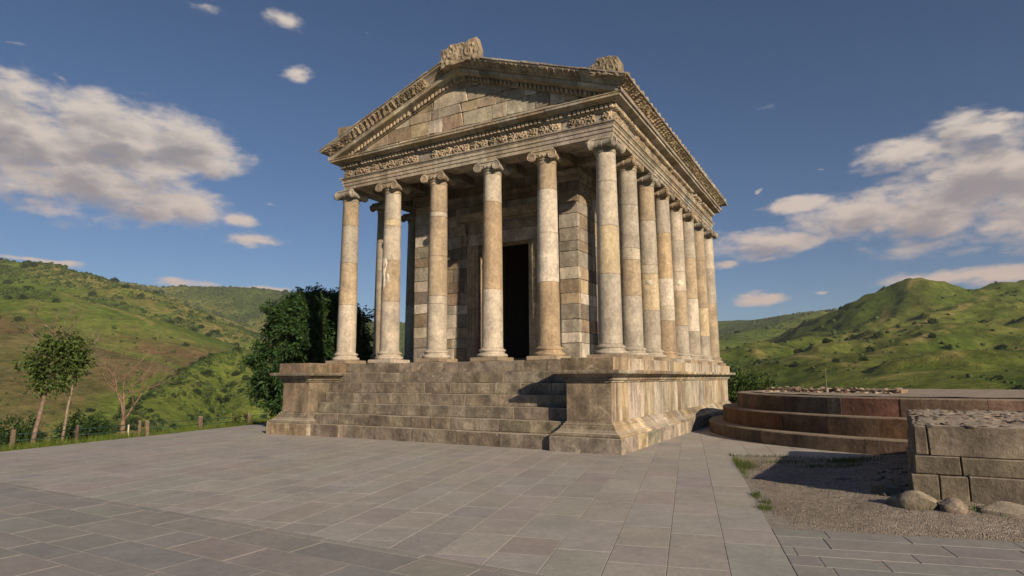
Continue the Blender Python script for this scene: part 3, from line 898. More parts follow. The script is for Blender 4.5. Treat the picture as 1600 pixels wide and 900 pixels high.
# ---- roof: sheathing, edge tiles, cover tiles
rm = MB()
EO = 0.66
def roofz(x): return ZRA+0.58-SL*abs(x-XC)
for side in (-1, 1):
    xe = (XR+EO) if side > 0 else (XL-EO); xeb = (XRB+EO) if side > 0 else (XLB-EO)
    V = [(XC, YF-EO, roofz(XC)), (xe, YF-EO, roofz(xe)), (xeb, YB+EO, roofz(xe)), (XC, YB+EO, roofz(XC))]
    V += [(x, y, z+0.05) for x, y, z in V]
    F = [(0, 1, 2, 3), (4, 5, 6, 7), (0, 1, 5, 4), (1, 2, 6, 5), (2, 3, 7, 6), (3, 0, 4, 7)]
    rm.add(V, [F[0], F[1][::-1]]+F[2:])
roof = rm.build('roof', 'stone', temple, GREY)
trng = random.Random(4)
for side in (-1, 1):
    xe = (XR+EO+0.04) if side > 0 else (XL-EO-0.04)
    cu = cuts_of(abs(xe-XC), 0.45, 0.95, trng)
    for a, b in zip(cu[:-1], cu[1:]):
        xa, xb = XC+side*(a+0.004), XC+side*(b-0.004); t = trng.uniform(0.045, 0.075); yo = YF-EO-0.05+trng.uniform(-0.015, 0.02)
        C = [[[(x, y, roofz(x)+0.005+c*t+(0.012 if x == xa else 0)) for c in (0, 1)] for y in (yo, yo+0.55)] for x in (xa, xb)]
        block('roof_tile', C, 'stone', roof, pick([GREY2, GREY, BROWN], trng), 0.01, 0.005, trng)
    yy = YF-EO+0.25
    while yy < YB+EO-0.1:
        x0 = xe+side*0.0; t_ = (yy-YF)/(YB-YF); xs = (x0+((XRB-XR) if side > 0 else (XLB-XL))*t_)
        w = 0.085; hgt = trng.uniform(0.10, 0.15)
        pts = [(-w, 0.0), (-w, hgt*0.45), (-w*0.55, hgt*0.9), (0, hgt), (w*0.55, hgt*0.9), (w, hgt*0.45), (w, 0.0)]
        V = [(xs+side*0.01, yy+a, roofz(xs)+0.045+b) for a, b in pts]+[(XC+side*0.12, yy+a, roofz(XC+side*0.12)+0.045+b*0.7) for a, b in pts]
        n = len(pts); F = [(i, (i+1) % n, n+(i+1) % n, n+i) for i in range(n)]+[tuple(range(n))[::-1], tuple(range(n, 2*n))]
        mesh_obj('cover_tile', V, fixw(V, F), 'stone', roof, pick([GREY2, LIGHT, TAN], trng))
        yy += 0.46*trng.uniform(0.95, 1.05)
    # eave tiles
    cu = cuts_of(YB-YF+2*EO, 0.6, 1.0, trng)
    for a, b in zip(cu[:-1], cu[1:]):
        C = [[[(xe-side*q+((XRB-XR) if side > 0 else (XLB-XL))*((s-EO)/(YB-YF)), YF-EO+s, roofz(xe-side*q)+0.0+c*0.06) for c in (0, 1)] for s in (a+0.005, b-0.005)] for q in (-0.03, 0.5)]
        block('roof_tile', C, 'stone', roof, pick([GREY2, LIGHT, BROWN], trng), 0.01, 0.004, trng)
# acroteria: broken carved blocks on apex and corners
def acroterion(name, pts, y0, y1, depth, color):
    """outline [(x, ztop)] from left to right with a common base line"""
    xs = [p[0] for p in pts]; x0, x1 = xs[0], xs[-1]
    nx, nz = 64, 34
    H = max(p[2] for p in pts)-min(p[1] for p in pts)
    h = relief_h('scroll', x1-x0, H*0.75, nx, nz, prng)*depth
    X = np.linspace(x0, x1, nx)
    zb = np.interp(X, xs, [p[1] for p in pts]); zt = np.interp(X, xs, [p[2] for p in pts])
    zt = zt+np.array([prng.uniform(-0.02, 0.025) for _ in range(nx)])
    V = []; F = []
    for f in range(2):
        for i in range(nx):
            for k in range(nz):
                v = k/(nz-1)
                edge = i in (0, nx-1) or k in (0, nz-1)
                y = (y0-(0 if edge else h[i, k])) if f == 0 else (y1+(0 if edge else 0.5*h[i, k]))
                V.append((X[i], y, zb[i]+(zt[i]-zb[i])*v))
    def idx(f, i, k): return f*nx*nz+i*nz+k
    for i in range(nx-1):
        for k in range(nz-1):
            F.append((idx(0, i, k), idx(0, i+1, k), idx(0, i+1, k+1), idx(0, i, k+1)))
            F.append((idx(1, i, k), idx(1, i, k+1), idx(1, i+1, k+1), idx(1, i+1, k)))
    for i in range(nx-1):
        F.append((idx(0, i, nz-1), idx(0, i+1, nz-1), idx(1, i+1, nz-1), idx(1, i, nz-1)))
        F.append((idx(0, i, 0), idx(1, i, 0), idx(1, i+1, 0), idx(0, i+1, 0)))
    for k in range(nz-1):
        F.append((idx(0, 0, k), idx(0, 0, k+1), idx(1, 0, k+1), idx(1, 0, k)))
        F.append((idx(0, nx-1, k), idx(1, nx-1, k), idx(1, nx-1, k+1), idx(0, nx-1, k+1)))
    return mesh_obj(name, V, F, 'carved', roof, color)
acroterion('acroterion', [(-5.50, 12.35, 13.04), (-5.24, 12.4, 13.03), (-5.12, 12.4, 13.14), (-4.75, 12.4, 13.10), (-4.45, 12.4, 13.06), (-4.28, 12.4, 13.13), (-4.05, 12.35, 13.13), (-3.94, 12.3, 12.70)], -1.06, -0.80, 0.055, (0.34, 0.285, 0.215))
acroterion('acroterion', [(-0.06, 10.75, 11.02), (0.10, 10.7, 11.07), (0.18, 10.7, 11.22), (0.55, 10.6, 11.20), (0.80, 10.5, 11.13), (0.86, 10.5, 11.0)], -1.02, -0.60, 0.055, (0.34, 0.29, 0.22))
block('acroterion', [[[(x, y, z) for z in (10.75+(x+10.35)*0.33, 11.30-(0.10 if x > -10 else 0))] for y in (-1.0, -0.45)] for x in (-10.35, -9.45)], 'stone', roof, (0.36, 0.29, 0.20), 0.03, 0.03, trng)

# ---- ceiling of the colonnade
cl = MB()
cl.box(-10.3, 0.05, -0.2, 13.9, 9.42, 9.55)
ceil = cl.build('ceiling', 'stone', temple, GREY)
for x in FX[1:5]:
    block('ceiling_beam', box_c(x-0.24, x+0.24, 0.30, 1.95, 9.10, 9.43), 'stone', ceil, pick([GREY, BROWN], trng), 0.02, 0.004, trng)
for i in range(1, 7):
    for (xa, xb) in ((-1.9, -0.28), (-10.25, -8.65)):
        block('ceiling_beam', box_c(xa, xb, B_*i-0.24, B_*i+0.24, 9.10, 9.43), 'stone', ceil, pick([GREY, BROWN], trng), 0.02, 0.004, trng)
for i in range(6):
    for j in range(1):
        xa = FX[i]+0.3 if i < 5 else None
        if xa is None: continue
        xb = FX[i+1]-0.3
        block('ceiling_panel', box_c(xa, xb, 0.45, 1.75, 9.36, 9.43), 'carved', ceil, pick([GREY, GREY2], trng), 0.03, 0.004, trng)

# ---- cella
CXL, CXR, CYF, CYW, CYB = -8.77, -1.74, 1.80, 2.75, 12.20
T_ = 0.73
DW0, DW1, DZ0, DZ1 = -6.36, -4.14, 2.56, 6.98
cw = MB()
q = 0.10
cw.box(CXL+q, CXL+T_-q, CYF+q, CYB-q, 2.35, 9.5)
cw.box(CXR-T_+q, CXR-q, CYF+q, CYB-q, 2.35, 9.5)
cw.box(CXL+T_-q, CXR-T_+q, CYB-T_, CYB-q, 2.35, 9.5)
cw.box(CXL+T_-q, DW0-0.02, CYW+q, CYW+T_, 2.35, 9.5)
cw.box(DW1+0.02, CXR-T_+q, CYW+q, CYW+T_, 2.35, 9.5)
cw.box(DW0-0.02, DW1+0.02, CYW+q, CYW+T_, DZ1+0.02, 9.5)
cella = cw.build('cella_wall', 'dark_in', temple)
wrng = random.Random(17)
CH = [0.62, 0.36, 0.44, 0.52, 0.38, 0.48, 0.42, 0.55, 0.36, 0.46, 0.50, 0.40, 0.44, 0.30]
def face_wall(A, B, nor, lo, hi, z0=2.392, z1=8.60, hole=None, pal=MIX, cs=None):
    """facing stones from A to B (2D), 0.1 m deep"""
    A, B, nor = np.array(A, float), np.array(B, float), np.array(nor, float); L = np.linalg.norm(B-A); d = (B-A)/L
    tot = sum(CH); z = z0
    for ch_ in CH:
        h = ch_*(z1-z0)/tot
        cu = cuts_of(L, lo, hi, wrng)
        for a, b in zip(cu[:-1], cu[1:]):
            if hole:
                c0, c1, hz = hole
                if z < hz-0.1:
                    if a >= c0-0.05 and b <= c1+0.05: continue
                    if a < c0 < b <= c1+0.3: b = c0
                    elif c0-0.3 <= a < c1 < b: a = c1
                    elif a < c0 and b > c1:
                        for aa, bb in ((a, c0), (c1, b)):
                            if bb-aa > 0.03: one_face(A, d, nor, aa, bb, z, h, pal)
                        continue
                    elif a >= c0 and b <= c1: continue
            if b-a < 0.03: continue
            one_face(A, d, nor, a, b, z, h, pal)
        z += h
def one_face(A, d, nor, a, b, z, h, pal):
    j = wrng.uniform(-0.012, 0.012); g_ = 0.004
    C = [[[np.append(A+d*s+nor*o, zz) for zz in (z+g_, z+h-g_)] for o in (-0.16, j)] for s in (a+g_, b-g_)]
    block('stone_block', C, 'stone', cella, pick(pal, wrng, 0.12), 0.014, 0.005, wrng)
face_wall((CXR-T_, CYF), (CXR, CYF), (0, -1), 0.73, 1.4)
face_wall((CXR, CYF+0.17), (CXR, CYB), (1, 0), 0.6, 1.3)
face_wall((CXL, CYF), (CXL+T_, CYF), (0, -1), 0.73, 1.4)
face_wall((CXL, CYB), (CXL, CYF+0.17), (-1, 0), 0.9, 1.5)
face_wall((CXL+T_, CYF+0.17), (CXL+T_, CYW), (1, 0), 0.4, 0.9)
face_wall((CXR-T_, CYW), (CXR-T_, CYF+0.17), (-1, 0), 0.4, 0.9)
face_wall((CXL+T_, CYW), (CXR-T_, CYW), (0, -1), 0.4, 1.0, hole=(DW0-0.30-(CXL+T_), DW1+0.30-(CXL+T_), DZ1+0.9))
# anta capitals and upper band
antap = [(-0.1, 8.605), (0.03, 8.605), (0.03, 8.64), (0.07, 8.66), (0.07, 8.78), (0.04, 8.80), (0.10, 8.93), (0.12, 8.94), (0.12, 9.02), (-0.1, 9.02)]
CEL = [(CXL+T_, CYW), (CXL+T_, CYF), (CXL, CYF)]
run_blocks('wall_capital', antap, [(CXL, CYB), (CXL, CYF), (CXL+T_, CYF), (CXL+T_, CYW), (CXR-T_, CYW), (CXR-T_, CYF), (CXR, CYF), (CXR, CYB)], False, 'carved', cella, [GREY2, BROWN], wrng, 0.9, 1.4)
run_blocks('wall_beam', [(-0.1, 9.022), (0.05, 9.022), (0.05, 9.41), (-0.1, 9.41)], [(CXL, CYB), (CXL, CYF), (CXL+T_, CYF), (CXL+T_, CYW), (CXR-T_, CYW), (CXR-T_, CYF), (CXR, CYF), (CXR, CYB)], False, 'stone', cella, [GREY2, BROWN, GREY], wrng, 1.4, 2.0)
# ---- doorway: jambs with fasciae, lintel, frieze, cornice on consoles, threshold
dm = MB()
dm.box(DW0-0.2, DW1+0.2, CYW-0.25, CYW+0.7, 2.38, DZ0)
door = dm.build('doorway', 'stone', temple, BROWN)
jam = [(0.0, -0.62), (0.0, 0.06), (0.13, 0.06), (0.135, 0.09), (0.26, 0.09), (0.265, 0.12), (0.35, 0.12), (0.37, 0.16), (0.43, 0.17), (0.44, -0.62)]
for side, xx in ((-1, DW0), (1, DW1)):
    for z0_, z1_, cc in ((DZ0, 4.55, TAN), (4.555, DZ1, GREY2)):
        prof3 = [(xx+side*a, CYW-b) for a, b in jam]
        n = len(prof3); V = [(x, y, z0_) for x, y in prof3]+[(x, y, z1_) for x, y in prof3]
        F = [(i, (i+1) % n, n+(i+1) % n, n+i) for i in range(n)]+[tuple(range(n)), tuple(range(n, 2*n))]
        mesh_obj('jamb', V, fixw(V, F), 'stone', door, pick([TAN, (0.38, 0.31, 0.22)], wrng))
def xbar(name, prof, x0, x1, mat, color):
    V, F = sweep(prof, (x0, CYW, 0), (x1, CYW, 0), (0, -1, 0), (0, -1, 0))
    return mesh_obj(name, V, F, mat, door, color)
xbar('lintel', [(-0.62, DZ1+0.002), (0.06, DZ1+0.002), (0.06, DZ1+0.13), (0.09, DZ1+0.135), (0.09, DZ1+0.26), (0.12, DZ1+0.265), (0.12, DZ1+0.35), (0.17, DZ1+0.37), (0.17, DZ1+0.43), (-0.62, DZ1+0.43)], DW0-0.44, DW1+0.44, 'stone', LIGHT)
xbar('door_frieze', [(-0.3, DZ1+0.432), (0.08, DZ1+0.432), (0.08, DZ1+0.86), (-0.3, DZ1+0.86)], DW0-0.44, DW1+0.44, 'stone', GREY2)
xbar('door_cornice', [(-0.3, DZ1+0.862), (0.14, DZ1+0.862), (0.17, DZ1+0.91), (0.32, DZ1+0.93), (0.34, DZ1+1.02), (0.44, DZ1+1.12), (0.46, DZ1+1.20), (-0.3, DZ1+1.20)], DW0-0.80, DW1+0.80, 'carved', (0.40, 0.33, 0.24))
relief('carved_panel', 'scroll', (DW0-0.40, CYW-0.08, DZ1+0.44), (DW1+0.40, CYW-0.08, DZ1+0.44), (0, 0, 1), OUTF, OUTF, 0.41, lambda q: 0.0, 0.07, 'carved', door, (0.38, 0.32, 0.24), wrng, 0.03)
for xx in (DW0-0.58, DW1+0.58):
    pts = []; rr = []
    for k in range(10):
        t = k/9; pts.append((xx, CYW-0.10-0.13*math.cos(t*math.pi*1.1)*(1-0.3*t), DZ1+0.90-0.85*t)); rr.append(0.115-0.03*math.sin(t*math.pi)+0.03*(t > 0.85))
    V, F = tube(pts, rr, 10); mesh_obj('console', V, F, 'carved', door, (0.42, 0.35, 0.26), True)

# ================================================================== PAVEMENT
def clip_poly(poly, halves):
    for a, b, c in halves:
        if len(poly) < 3: return []
        poly = clip_half(poly, a, b, c)
    return poly
def area(p): return 0.5*abs(sum(p[i][0]*p[(i+1) % len(p)][1]-p[(i+1) % len(p)][0]*p[i][1] for i in range(len(p))))
LE0, LE1 = np.array([-13.43, -9.4]), np.array([-15.75, 0.3])      # left edge of the plaza
_ld = (LE1-LE0)/np.linalg.norm(LE1-LE0)
left_half = (_ld[1], -_ld[0], -(_ld[1]*LE0[0]-_ld[0]*LE0[1]))      # a x + b y + c >= 0 inside
G_V0, G_V1, G_U0 = -9.63, -2.12, 3.06                              # gravel patch in row coordinates
YBAND = -11.62
def mapuv(P): return [xy(u, v) for u, v in P]
slabs = []   # (poly, palette index)
pr_ = random.Random(31)
def rows_v(u0, u1, v0, v1, w, lo, hi, halves, pal, vary=0.0):
    u = u1
    while u > u0:
        ww = w*pr_.uniform(1-vary, 1+vary)
        v = v0-pr_.uniform(0, hi)
        while v < v1:
            l = pr_.uniform(lo, hi)
            P = clip_poly(mapuv([(u-ww+0.003, max(v, v0)+0.003), (u-0.003, max(v, v0)+0.003), (u-0.003, min(v+l, v1)-0.003), (u-ww+0.003, min(v+l, v1)-0.003)]) if min(v+l, v1)-max(v, v0) > 0.03 else [], halves)
            if len(P) >= 3 and area(P) > 0.01: slabs.append((P, pal))
            v += l
        u -= ww
def rows_u(u0, u1, v0, v1, w, lo, hi, halves, pal, vary=0.25, plain=False):
    v = v0
    while v < v1:
        ww = min(w*pr_.uniform(1-vary, 1+vary), v1-v)
        u = u0-pr_.uniform(0, hi)
        while u < u1:
            l = pr_.uniform(lo, hi); a, b = max(u, u0)+0.008, min(u+l, u1)-0.008
            if b-a > 0.03:
                P = [(a, v+0.006), (b, v+0.006), (b, v+ww-0.006), (a, v+ww-0.006)]
                P = clip_poly(P if plain else mapuv(P), halves)
                if len(P) >= 3 and area(P) > 0.01: slabs.append((P, pal))
            u += l
        v += ww
podium_keep = lambda P: not (-10.6 < sum(p[0] for p in P)/len(P) < 0.2 and sum(p[1] for p in P)/len(P) > -1.4)
rows_v(-19.0, G_U0, -16.0, 12.0, 0.60, 0.6, 1.5, [left_half, (0, 1, -YBAND)], 0)
rows_v(G_U0, 9.5, G_V1, 9.0, 0.60, 0.5, 1.2, [], 0)
rows_u(G_U0+0.0, 9.5, -13.5, G_V0, 0.40, 0.5, 1.5, [], 1)
rows_u(-14.0, 6.0, -16.6, YBAND, 0.46, 0.6, 1.5, [left_half, (-0.970, -0.242, 3.06)], 1, plain=True)
slabs = [s for s in slabs if podium_keep(s[0])]
def inside_round(P):
    cx = sum(p[0] for p in P)/len(P); cy = sum(p[1] for p in P)/len(P)
    return math.hypot(cx-8.7, cy-7.6) < 6.6
slabs = [s for s in slabs if not inside_round(s[0])]
pv = MB()
big = clip_poly([(-20, -17), (20, -17), (20, 16), (-20, 16)], [left_half])
prism(pv, big, -0.16, -0.0045)
pavement = pv.build('pavement', 'mortar'); tag(pavement, kind='structure')
PAVP = [[(0.345, 0.334, 0.322), (0.36, 0.347, 0.333), (0.33, 0.321, 0.312), (0.35, 0.336, 0.32), (0.338, 0.324, 0.308)], [(0.262, 0.26, 0.255), (0.27, 0.267, 0.26), (0.252, 0.25, 0.246), (0.277, 0.271, 0.261)]]
def slab_geo(P, r):
    n = len(P); cx = sum(p[0] for p in P)/n; cy = sum(p[1] for p in P)/n
    tx, ty, dz = r.uniform(-0.0015, 0.0015), r.uniform(-0.0015, 0.0015), r.uniform(-0.001, 0.001)
    def zt(x, y): return dz+(x-cx)*tx+(y-cy)*ty
    ins = []
    for p in P:
        d = math.hypot(p[0]-cx, p[1]-cy); k = max(0.0, 1-0.007/max(d, 0.02))
        ins.append((cx+(p[0]-cx)*k, cy+(p[1]-cy)*k))
    V = [(x, y, zt(x, y)) for x, y in ins]+[(x, y, zt(x, y)-0.0025) for x, y in P]+[(x, y, -0.05) for x, y in P]
    F = [tuple(range(n))]+[(i, n+i, n+(i+1) % n, (i+1) % n) for i in range(n)]+[(n+i, 2*n+i, 2*n+(i+1) % n, n+(i+1) % n) for i in range(n)]
    a = sum(P[i][0]*P[(i+1) % n][1]-P[(i+1) % n][0]*P[i][1] for i in range(n))
    return V, (F if a > 0 else [tuple(reversed(f)) for f in F])
def in_view(x, y):
    dx, dy = x-CAMP[0], y-CAMP[1]; f = dx*-math.sin(YAW)+dy*math.cos(YAW); s = dx*math.cos(YAW)+dy*math.sin(YAW)
    return f > 3.6 and abs(s) < f*0.86+0.4
def keyd(s):
    cx = sum(p[0] for p in s[0])/len(s[0]); cy = sum(p[1] for p in s[0])/len(s[0])
    d = math.hypot(cx-CAMP[0], cy-CAMP[1]); return (d if in_view(cx, cy) else d+100)/math.sqrt(area(s[0])+0.02)
slabs.sort(key=keyd)
far = MB()
for i, (P, pal) in enumerate(slabs):
    V, F = slab_geo(P, pr_); c = pick(PAVP[pal], pr_, 0.04)
    if i < 300:
        mesh_obj('paving_slab', V, F, 'paving', pavement, c)
    else:
        far.add(V, F, c)
tag(far.build('paving_slabs', 'paving_attr', pavement), kind='stuff')

# ---- gravel patch with a low mound towards the wall
def gravel_z(x, y):
    u, v = x*0.970+y*0.242, -x*0.242+y*0.970
    e = np.minimum.reduce([u-G_U0, v-G_V0, G_V1-v]); e = np.clip(e/0.5, 0, 1)
    rise = 0.20*np.exp(-((x-7.6)**2/3.0+(y+2.6)**2/9.0))+0.10*np.exp(-((x-7.3)**2/1.2+(y+5.8)**2/3))+0.16*np.exp(-((x-7.2)**2/1.5+(y-0.4)**2/2.0))
    return -0.010+e*(0.012+rise+0.05*(fbm(x*1.1, y*1.1, 5, 3)-0.45)+0.02*(fbm(x*6, y*6, 3, 9)-0.5))
us = np.linspace(G_U0, 9.5, 150); vs = np.linspace(G_V0, G_V1+1.6, 190)
Ug, Vg = np.meshgrid(us, vs, indexing='ij'); Xg, Yg = xy(Ug, Vg); Zg = gravel_z(Xg, Yg)
idx = np.arange(Ug.size).reshape(Ug.shape)
Fq = np.stack([idx[:-1, :-1], idx[1:, :-1], idx[1:, 1:], idx[:-1, 1:]], -1).reshape(-1, 4)
cent = np.stack([Ug, Vg], -1).reshape(-1, 2)[Fq].mean(1)
keep = (cent[:, 1] < G_V1+0.02) | ((cent[:, 0] > 5.2) & (cent[:, 1] < G_V1+0.2+(cent[:, 0]-5.2)*0.7))
tag(np_mesh('gravel', np.stack([Xg, Yg, Zg], -1).reshape(-1, 3), Fq[keep], 'gravel', None, True), kind='structure')
# loose pebbles over the gravel
gr = np.random.default_rng(5)
n = 14000
u = gr.uniform(G_U0-0.02, 8.9, n); v = gr.uniform(G_V0-0.06, G_V1+0.1, n)
px, py = xy(u, v); pz = gravel_z(px, py)
ico = np.array([(1, 0, 0), (-1, 0, 0), (0, 1, 0), (0, -1, 0), (0, 0, 1), (0, 0, -1)], float)
icf = np.array([(0, 2, 4), (2, 1, 4), (1, 3, 4), (3, 0, 4), (2, 0, 5), (1, 2, 5), (3, 1, 5), (0, 3, 5)])
sz = gr.uniform(0.003, 0.009, (n, 1, 1))*gr.choice([1, 1, 1, 1.8], (n, 1, 1))
Vp = ico[None]*sz*gr.uniform(0.6, 1.3, (n, 6, 3)); an = gr.uniform(0, 6.28, n); ca, sa = np.cos(an)[:, None], np.sin(an)[:, None]
Vp = np.stack([Vp[..., 0]*ca-Vp[..., 1]*sa+px[:, None], Vp[..., 0]*sa+Vp[..., 1]*ca+py[:, None], Vp[..., 2]*0.7+pz[:, None]+0.004], -1)
cpeb = np.repeat((np.array([0.29, 0.26, 0.23])*gr.uniform(0.6, 1.3, (n, 1)))[:, None, :], 6, 1).reshape(-1, 3)
tag(np_mesh('loose_gravel', Vp.reshape(-1, 3), (icf[None]+np.arange(n)[:, None, None]*6).reshape(-1, 3), 'rubble_attr', cpeb), 'loose grey gravel scattered between the paving and the wall', 'gravel', kind='stuff')

# ================================================================== ROUND PLATFORM (three tiers)
PC = np.array([8.7, 7.6])
TIERS = [(7.5, -0.1, 0.37), (7.0, 0.30, 0.86), (6.5, 0.80, 1.33)]
platform = tag(empty('round_platform', (PC[0], PC[1], 0)), 'round three-tiered platform of reddish brown stone beside the temple', 'platform')
def pl_part(o): o.matrix_parent_inverse = Matrix.Translation((-PC[0], -PC[1], 0)); return o
qrng = random.Random(77)
REDP = [(0.16, 0.105, 0.075), (0.20, 0.125, 0.08), (0.17, 0.13, 0.10), (0.14, 0.12, 0.105), (0.19, 0.11, 0.07)]
TP = [[(0.15, 0.118, 0.092), (0.135, 0.108, 0.086), (0.16, 0.122, 0.092)], [(0.15, 0.09, 0.055), (0.14, 0.082, 0.053), (0.128, 0.086, 0.065)], [(0.12, 0.09, 0.07), (0.135, 0.094, 0.07), (0.10, 0.088, 0.085), (0.155, 0.105, 0.085)]]
for ti, (R_, z0, z1) in enumerate(TIERS):
    V, F = lathe([(R_-0.03, z0), (R_-0.03, z1-0.012)], 96, PC[0], PC[1])
    core = mesh_obj('tier', V, F, 'rubble', platform, (0.20, 0.17, 0.14)); pl_part(core)
    a0 = -math.pi*2
    th = 0.0; end = 2*math.pi
    while th < end-0.02:
        w = qrng.uniform(1.1, 1.9)/R_
        if end-th-w < 0.8/R_: w = end-th
        ns = 5; V = []
        g_ = 0.004/R_; j = qrng.uniform(-0.012, 0.012)
        for s in range(ns+1):
            t = th+g_+(w-2*g_)*s/ns
            for rr, zz in ((R_+j-0.012, z0), (R_+j, z0+0.02), (R_+j, z1-0.03), (R_+j-0.03, z1-0.002+qrng.uniform(-0.004, 0.004)), (R_-0.78, z1-0.002), (R_-0.78, z0)):
                V.append((PC[0]+rr*math.cos(t), PC[1]+rr*math.sin(t), zz))
        F = []
        for s in range(ns):
            for k in range(6):
                F.append((s*6+k, s*6+(k+1) % 6, (s+1)*6+(k+1) % 6, (s+1)*6+k))
        F += [tuple(range(6))[::-1], tuple(ns*6+k for k in range(6))]
        tm = th+w/2
        cc = pick(TP[ti], qrng, 0.12)
        mx, my = PC[0]+R_*math.cos(tm), PC[1]+R_*math.sin(tm)
        if ti == 2 and 5.7 < mx < 7.3 and my < 3: cc = (0.185, 0.098, 0.075)
        mesh_obj('tier_block', V, fixw(V, F), 'rubble', core, cc)
        th += w
# rubble fill on top
nr, na_ = 26, 96
V = []; Fm = []
rr_ = np.linspace(0, 5.95, nr); aa_ = np.linspace(0, 2*np.pi, na_, endpoint=False)
RR, AA = np.meshgrid(rr_, aa_, indexing='ij'); X = PC[0]+RR*np.cos(AA); Y = PC[1]+RR*np.sin(AA)
Z = 1.332+0.045*fbm(X*2.5, Y*2.5, 4, 4)
ii = np.arange(nr*na_).reshape(nr, na_); jj = np.roll(ii, -1, 1)
pl_part(np_mesh('rubble_fill', np.stack([X, Y, Z], -1).reshape(-1, 3), np.stack([ii[:-1], ii[1:], jj[1:], jj[:-1]], -1).reshape(-1, 4), 'rubble', None, False, platform)).color = (0.25, 0.21, 0.18, 1)

def lump(r, scale, seed, sub=2, rough=0.25, flat=1.0):
    """irregular stone: displaced icosphere"""
    import bmesh
    bm = bmesh.new(); bmesh.ops.create_icosphere(bm, subdivisions=sub, radius=1.0)
    rr = np.random.default_rng(seed); offs = rr.uniform(0, 50, 3)
    dirs = rr.normal(size=(7, 3)); dirs /= np.linalg.norm(dirs, axis=1)[:, None]; cutd = rr.uniform(0.52, 0.90, 7)
    V = np.array([v.co[:] for v in bm.verts])
    for d, c in zip(dirs, cutd):                                      # flat broken facets
        s = V@d; over = np.clip(s-c, 0, None); V = V-over[:, None]*d*0.85
    nz = fbm(V[:, 0]*1.7+offs[0]+V[:, 2], V[:, 1]*1.7+offs[1]-V[:, 2]*0.6, 4, seed)-0.5
    V = V*(1+rough*nz[:, None]*2)*np.array(scale)*r
    F = [tuple(v.index for v in f.verts) for f in bm.faces]; bm.free()
    return V, F
def lump_mesh(name, r, scale, seed, sub=2, rough=0.25, mat='rubble'):
    V, F = lump(r, scale, seed, sub, rough); me = bpy.data.meshes.new(name); me.from_pydata(V.tolist(), [], F); me.materials.append(M[mat]); me.shade_smooth(); me.set_sharp_from_angle(angle=rad(38))
    return me
SM = [lump_mesh('stone_lump', 1.0, (1, 0.8, 0.55), 40+i, 1, 0.3) for i in range(6)]
BMS = [lump_mesh('cobble_lump', 1.0, (1, 0.8, 0.6), 70+i, 1, 0.2) for i in range(6)]

# ruined rubble wall on top of the platform
ruin = tag(empty('rubble_wall', (5.4, 5.9, 1.33)), 'low broken wall of reddish rubble on top of the round platform', 'wall')
RB0, RB1 = np.array([3.35, 7.0]), np.array([7.3, 5.2])
wl = MB(); dd = (RB1-RB0)/np.linalg.norm(RB1-RB0); nn_ = np.array([dd[1], -dd[0]])
pp = [RB0, RB1, RB1-nn_*0.5, RB0-nn_*0.5]; prism(wl, [tuple(p) for p in pp], 1.30, 1.46)
o = wl.build('wall_core', 'rubble', ruin, (0.30, 0.22, 0.17)); o.matrix_parent_inverse = Matrix.Translation((-5.4, -5.9, -1.33))
for i in range(110):
    t = qrng.uniform(0, 1); p = RB0+(RB1-RB0)*t+nn_*qrng.choice([qrng.uniform(0.0, 0.06), qrng.uniform(-0.45, 0.1), qrng.uniform(0.05, 0.7)])
    z = 1.36 if np.dot(p-RB0, nn_) > 0.08 else qrng.uniform(1.40, 1.50)
    o = link_mesh('rubble_stone', SM[i % 6], None, ruin, pick([(0.36, 0.24, 0.18), (0.33, 0.27, 0.22), (0.28, 0.20, 0.16), (0.42, 0.34, 0.27)], qrng, 0.15))
    o.matrix_parent_inverse = Matrix.Translation((-5.4, -5.9, -1.33))
    o.location = (p[0], p[1], z); s = qrng.uniform(0.05, 0.13); o.scale = (s*1.3, s, s*0.8); o.rotation_euler = (qrng.uniform(-.3, .3), qrng.uniform(-.3, .3), qrng.uniform(0, 6.28))
# slender pole on the platform
V, F = tube([(5.25, 5.9, 1.30), (5.25, 5.9, 1.62), (5.25, 5.9, 2.10)], [0.009, 0.008, 0.006], 8)
pmb = MB(); pmb.add(V, F); V, F = lathe([(0.05, 1.30), (0.05, 1.47), (0.03, 1.50)], 10, 5.25, 5.9); pmb.add(V, F); pmb.box(5.235, 5.265, 5.885, 5.915, 2.05, 2.12)
tag(pmb.build('pole', 'pole', None), 'thin pale pole standing on the round platform', 'pole')

# ================================================================== SQUARE RUIN WALL at right
WX, WY, WX1, WY1 = 6.98, -6.18, 12.5, -0.9
wall = tag(empty('stone_wall', (WX, WY, 0)), 'weathered block of ruined wall topped with set cobbles, at the right edge', 'wall')
def w_part(o): o.matrix_parent_inverse = Matrix.Translation((-WX, -WY, 0)); return o
mbw = MB(); prism(mbw, [(WX+0.10, WY+0.10), (WX1, WY+0.10-0.1), (WX1, WY1), (WX+0.28, WY1-0.2)], -0.2, 1.10)
wcore = w_part(mbw.build('wall_core', 'rubble', wall, (0.24, 0.21, 0.175)))
grng = random.Random(6)
WP = [(0.185, 0.16, 0.13), (0.168, 0.145, 0.118), (0.195, 0.172, 0.14), (0.155, 0.135, 0.112)]
def wblock(x0, x1, z0, z1, yf, c=None, ch=0.025, depth=0.7):
    block('wall_block', box_c(x0+0.002, x1-0.002, yf, yf+depth, z0+0.002, z1-0.002), 'rubble', wcore, c or pick(WP, grng, 0.10), ch*0.5, 0.009, grng)
for a, b in ((WX+0.02, WX+0.19), (WX+0.20, WX+1.9), (WX+1.9, WX+3.6), (WX+3.6, WX+5.5)):
    wblock(a, b, 0.735, 1.155, WY, None, 0.035 if b-a < 0.3 else 0.02)
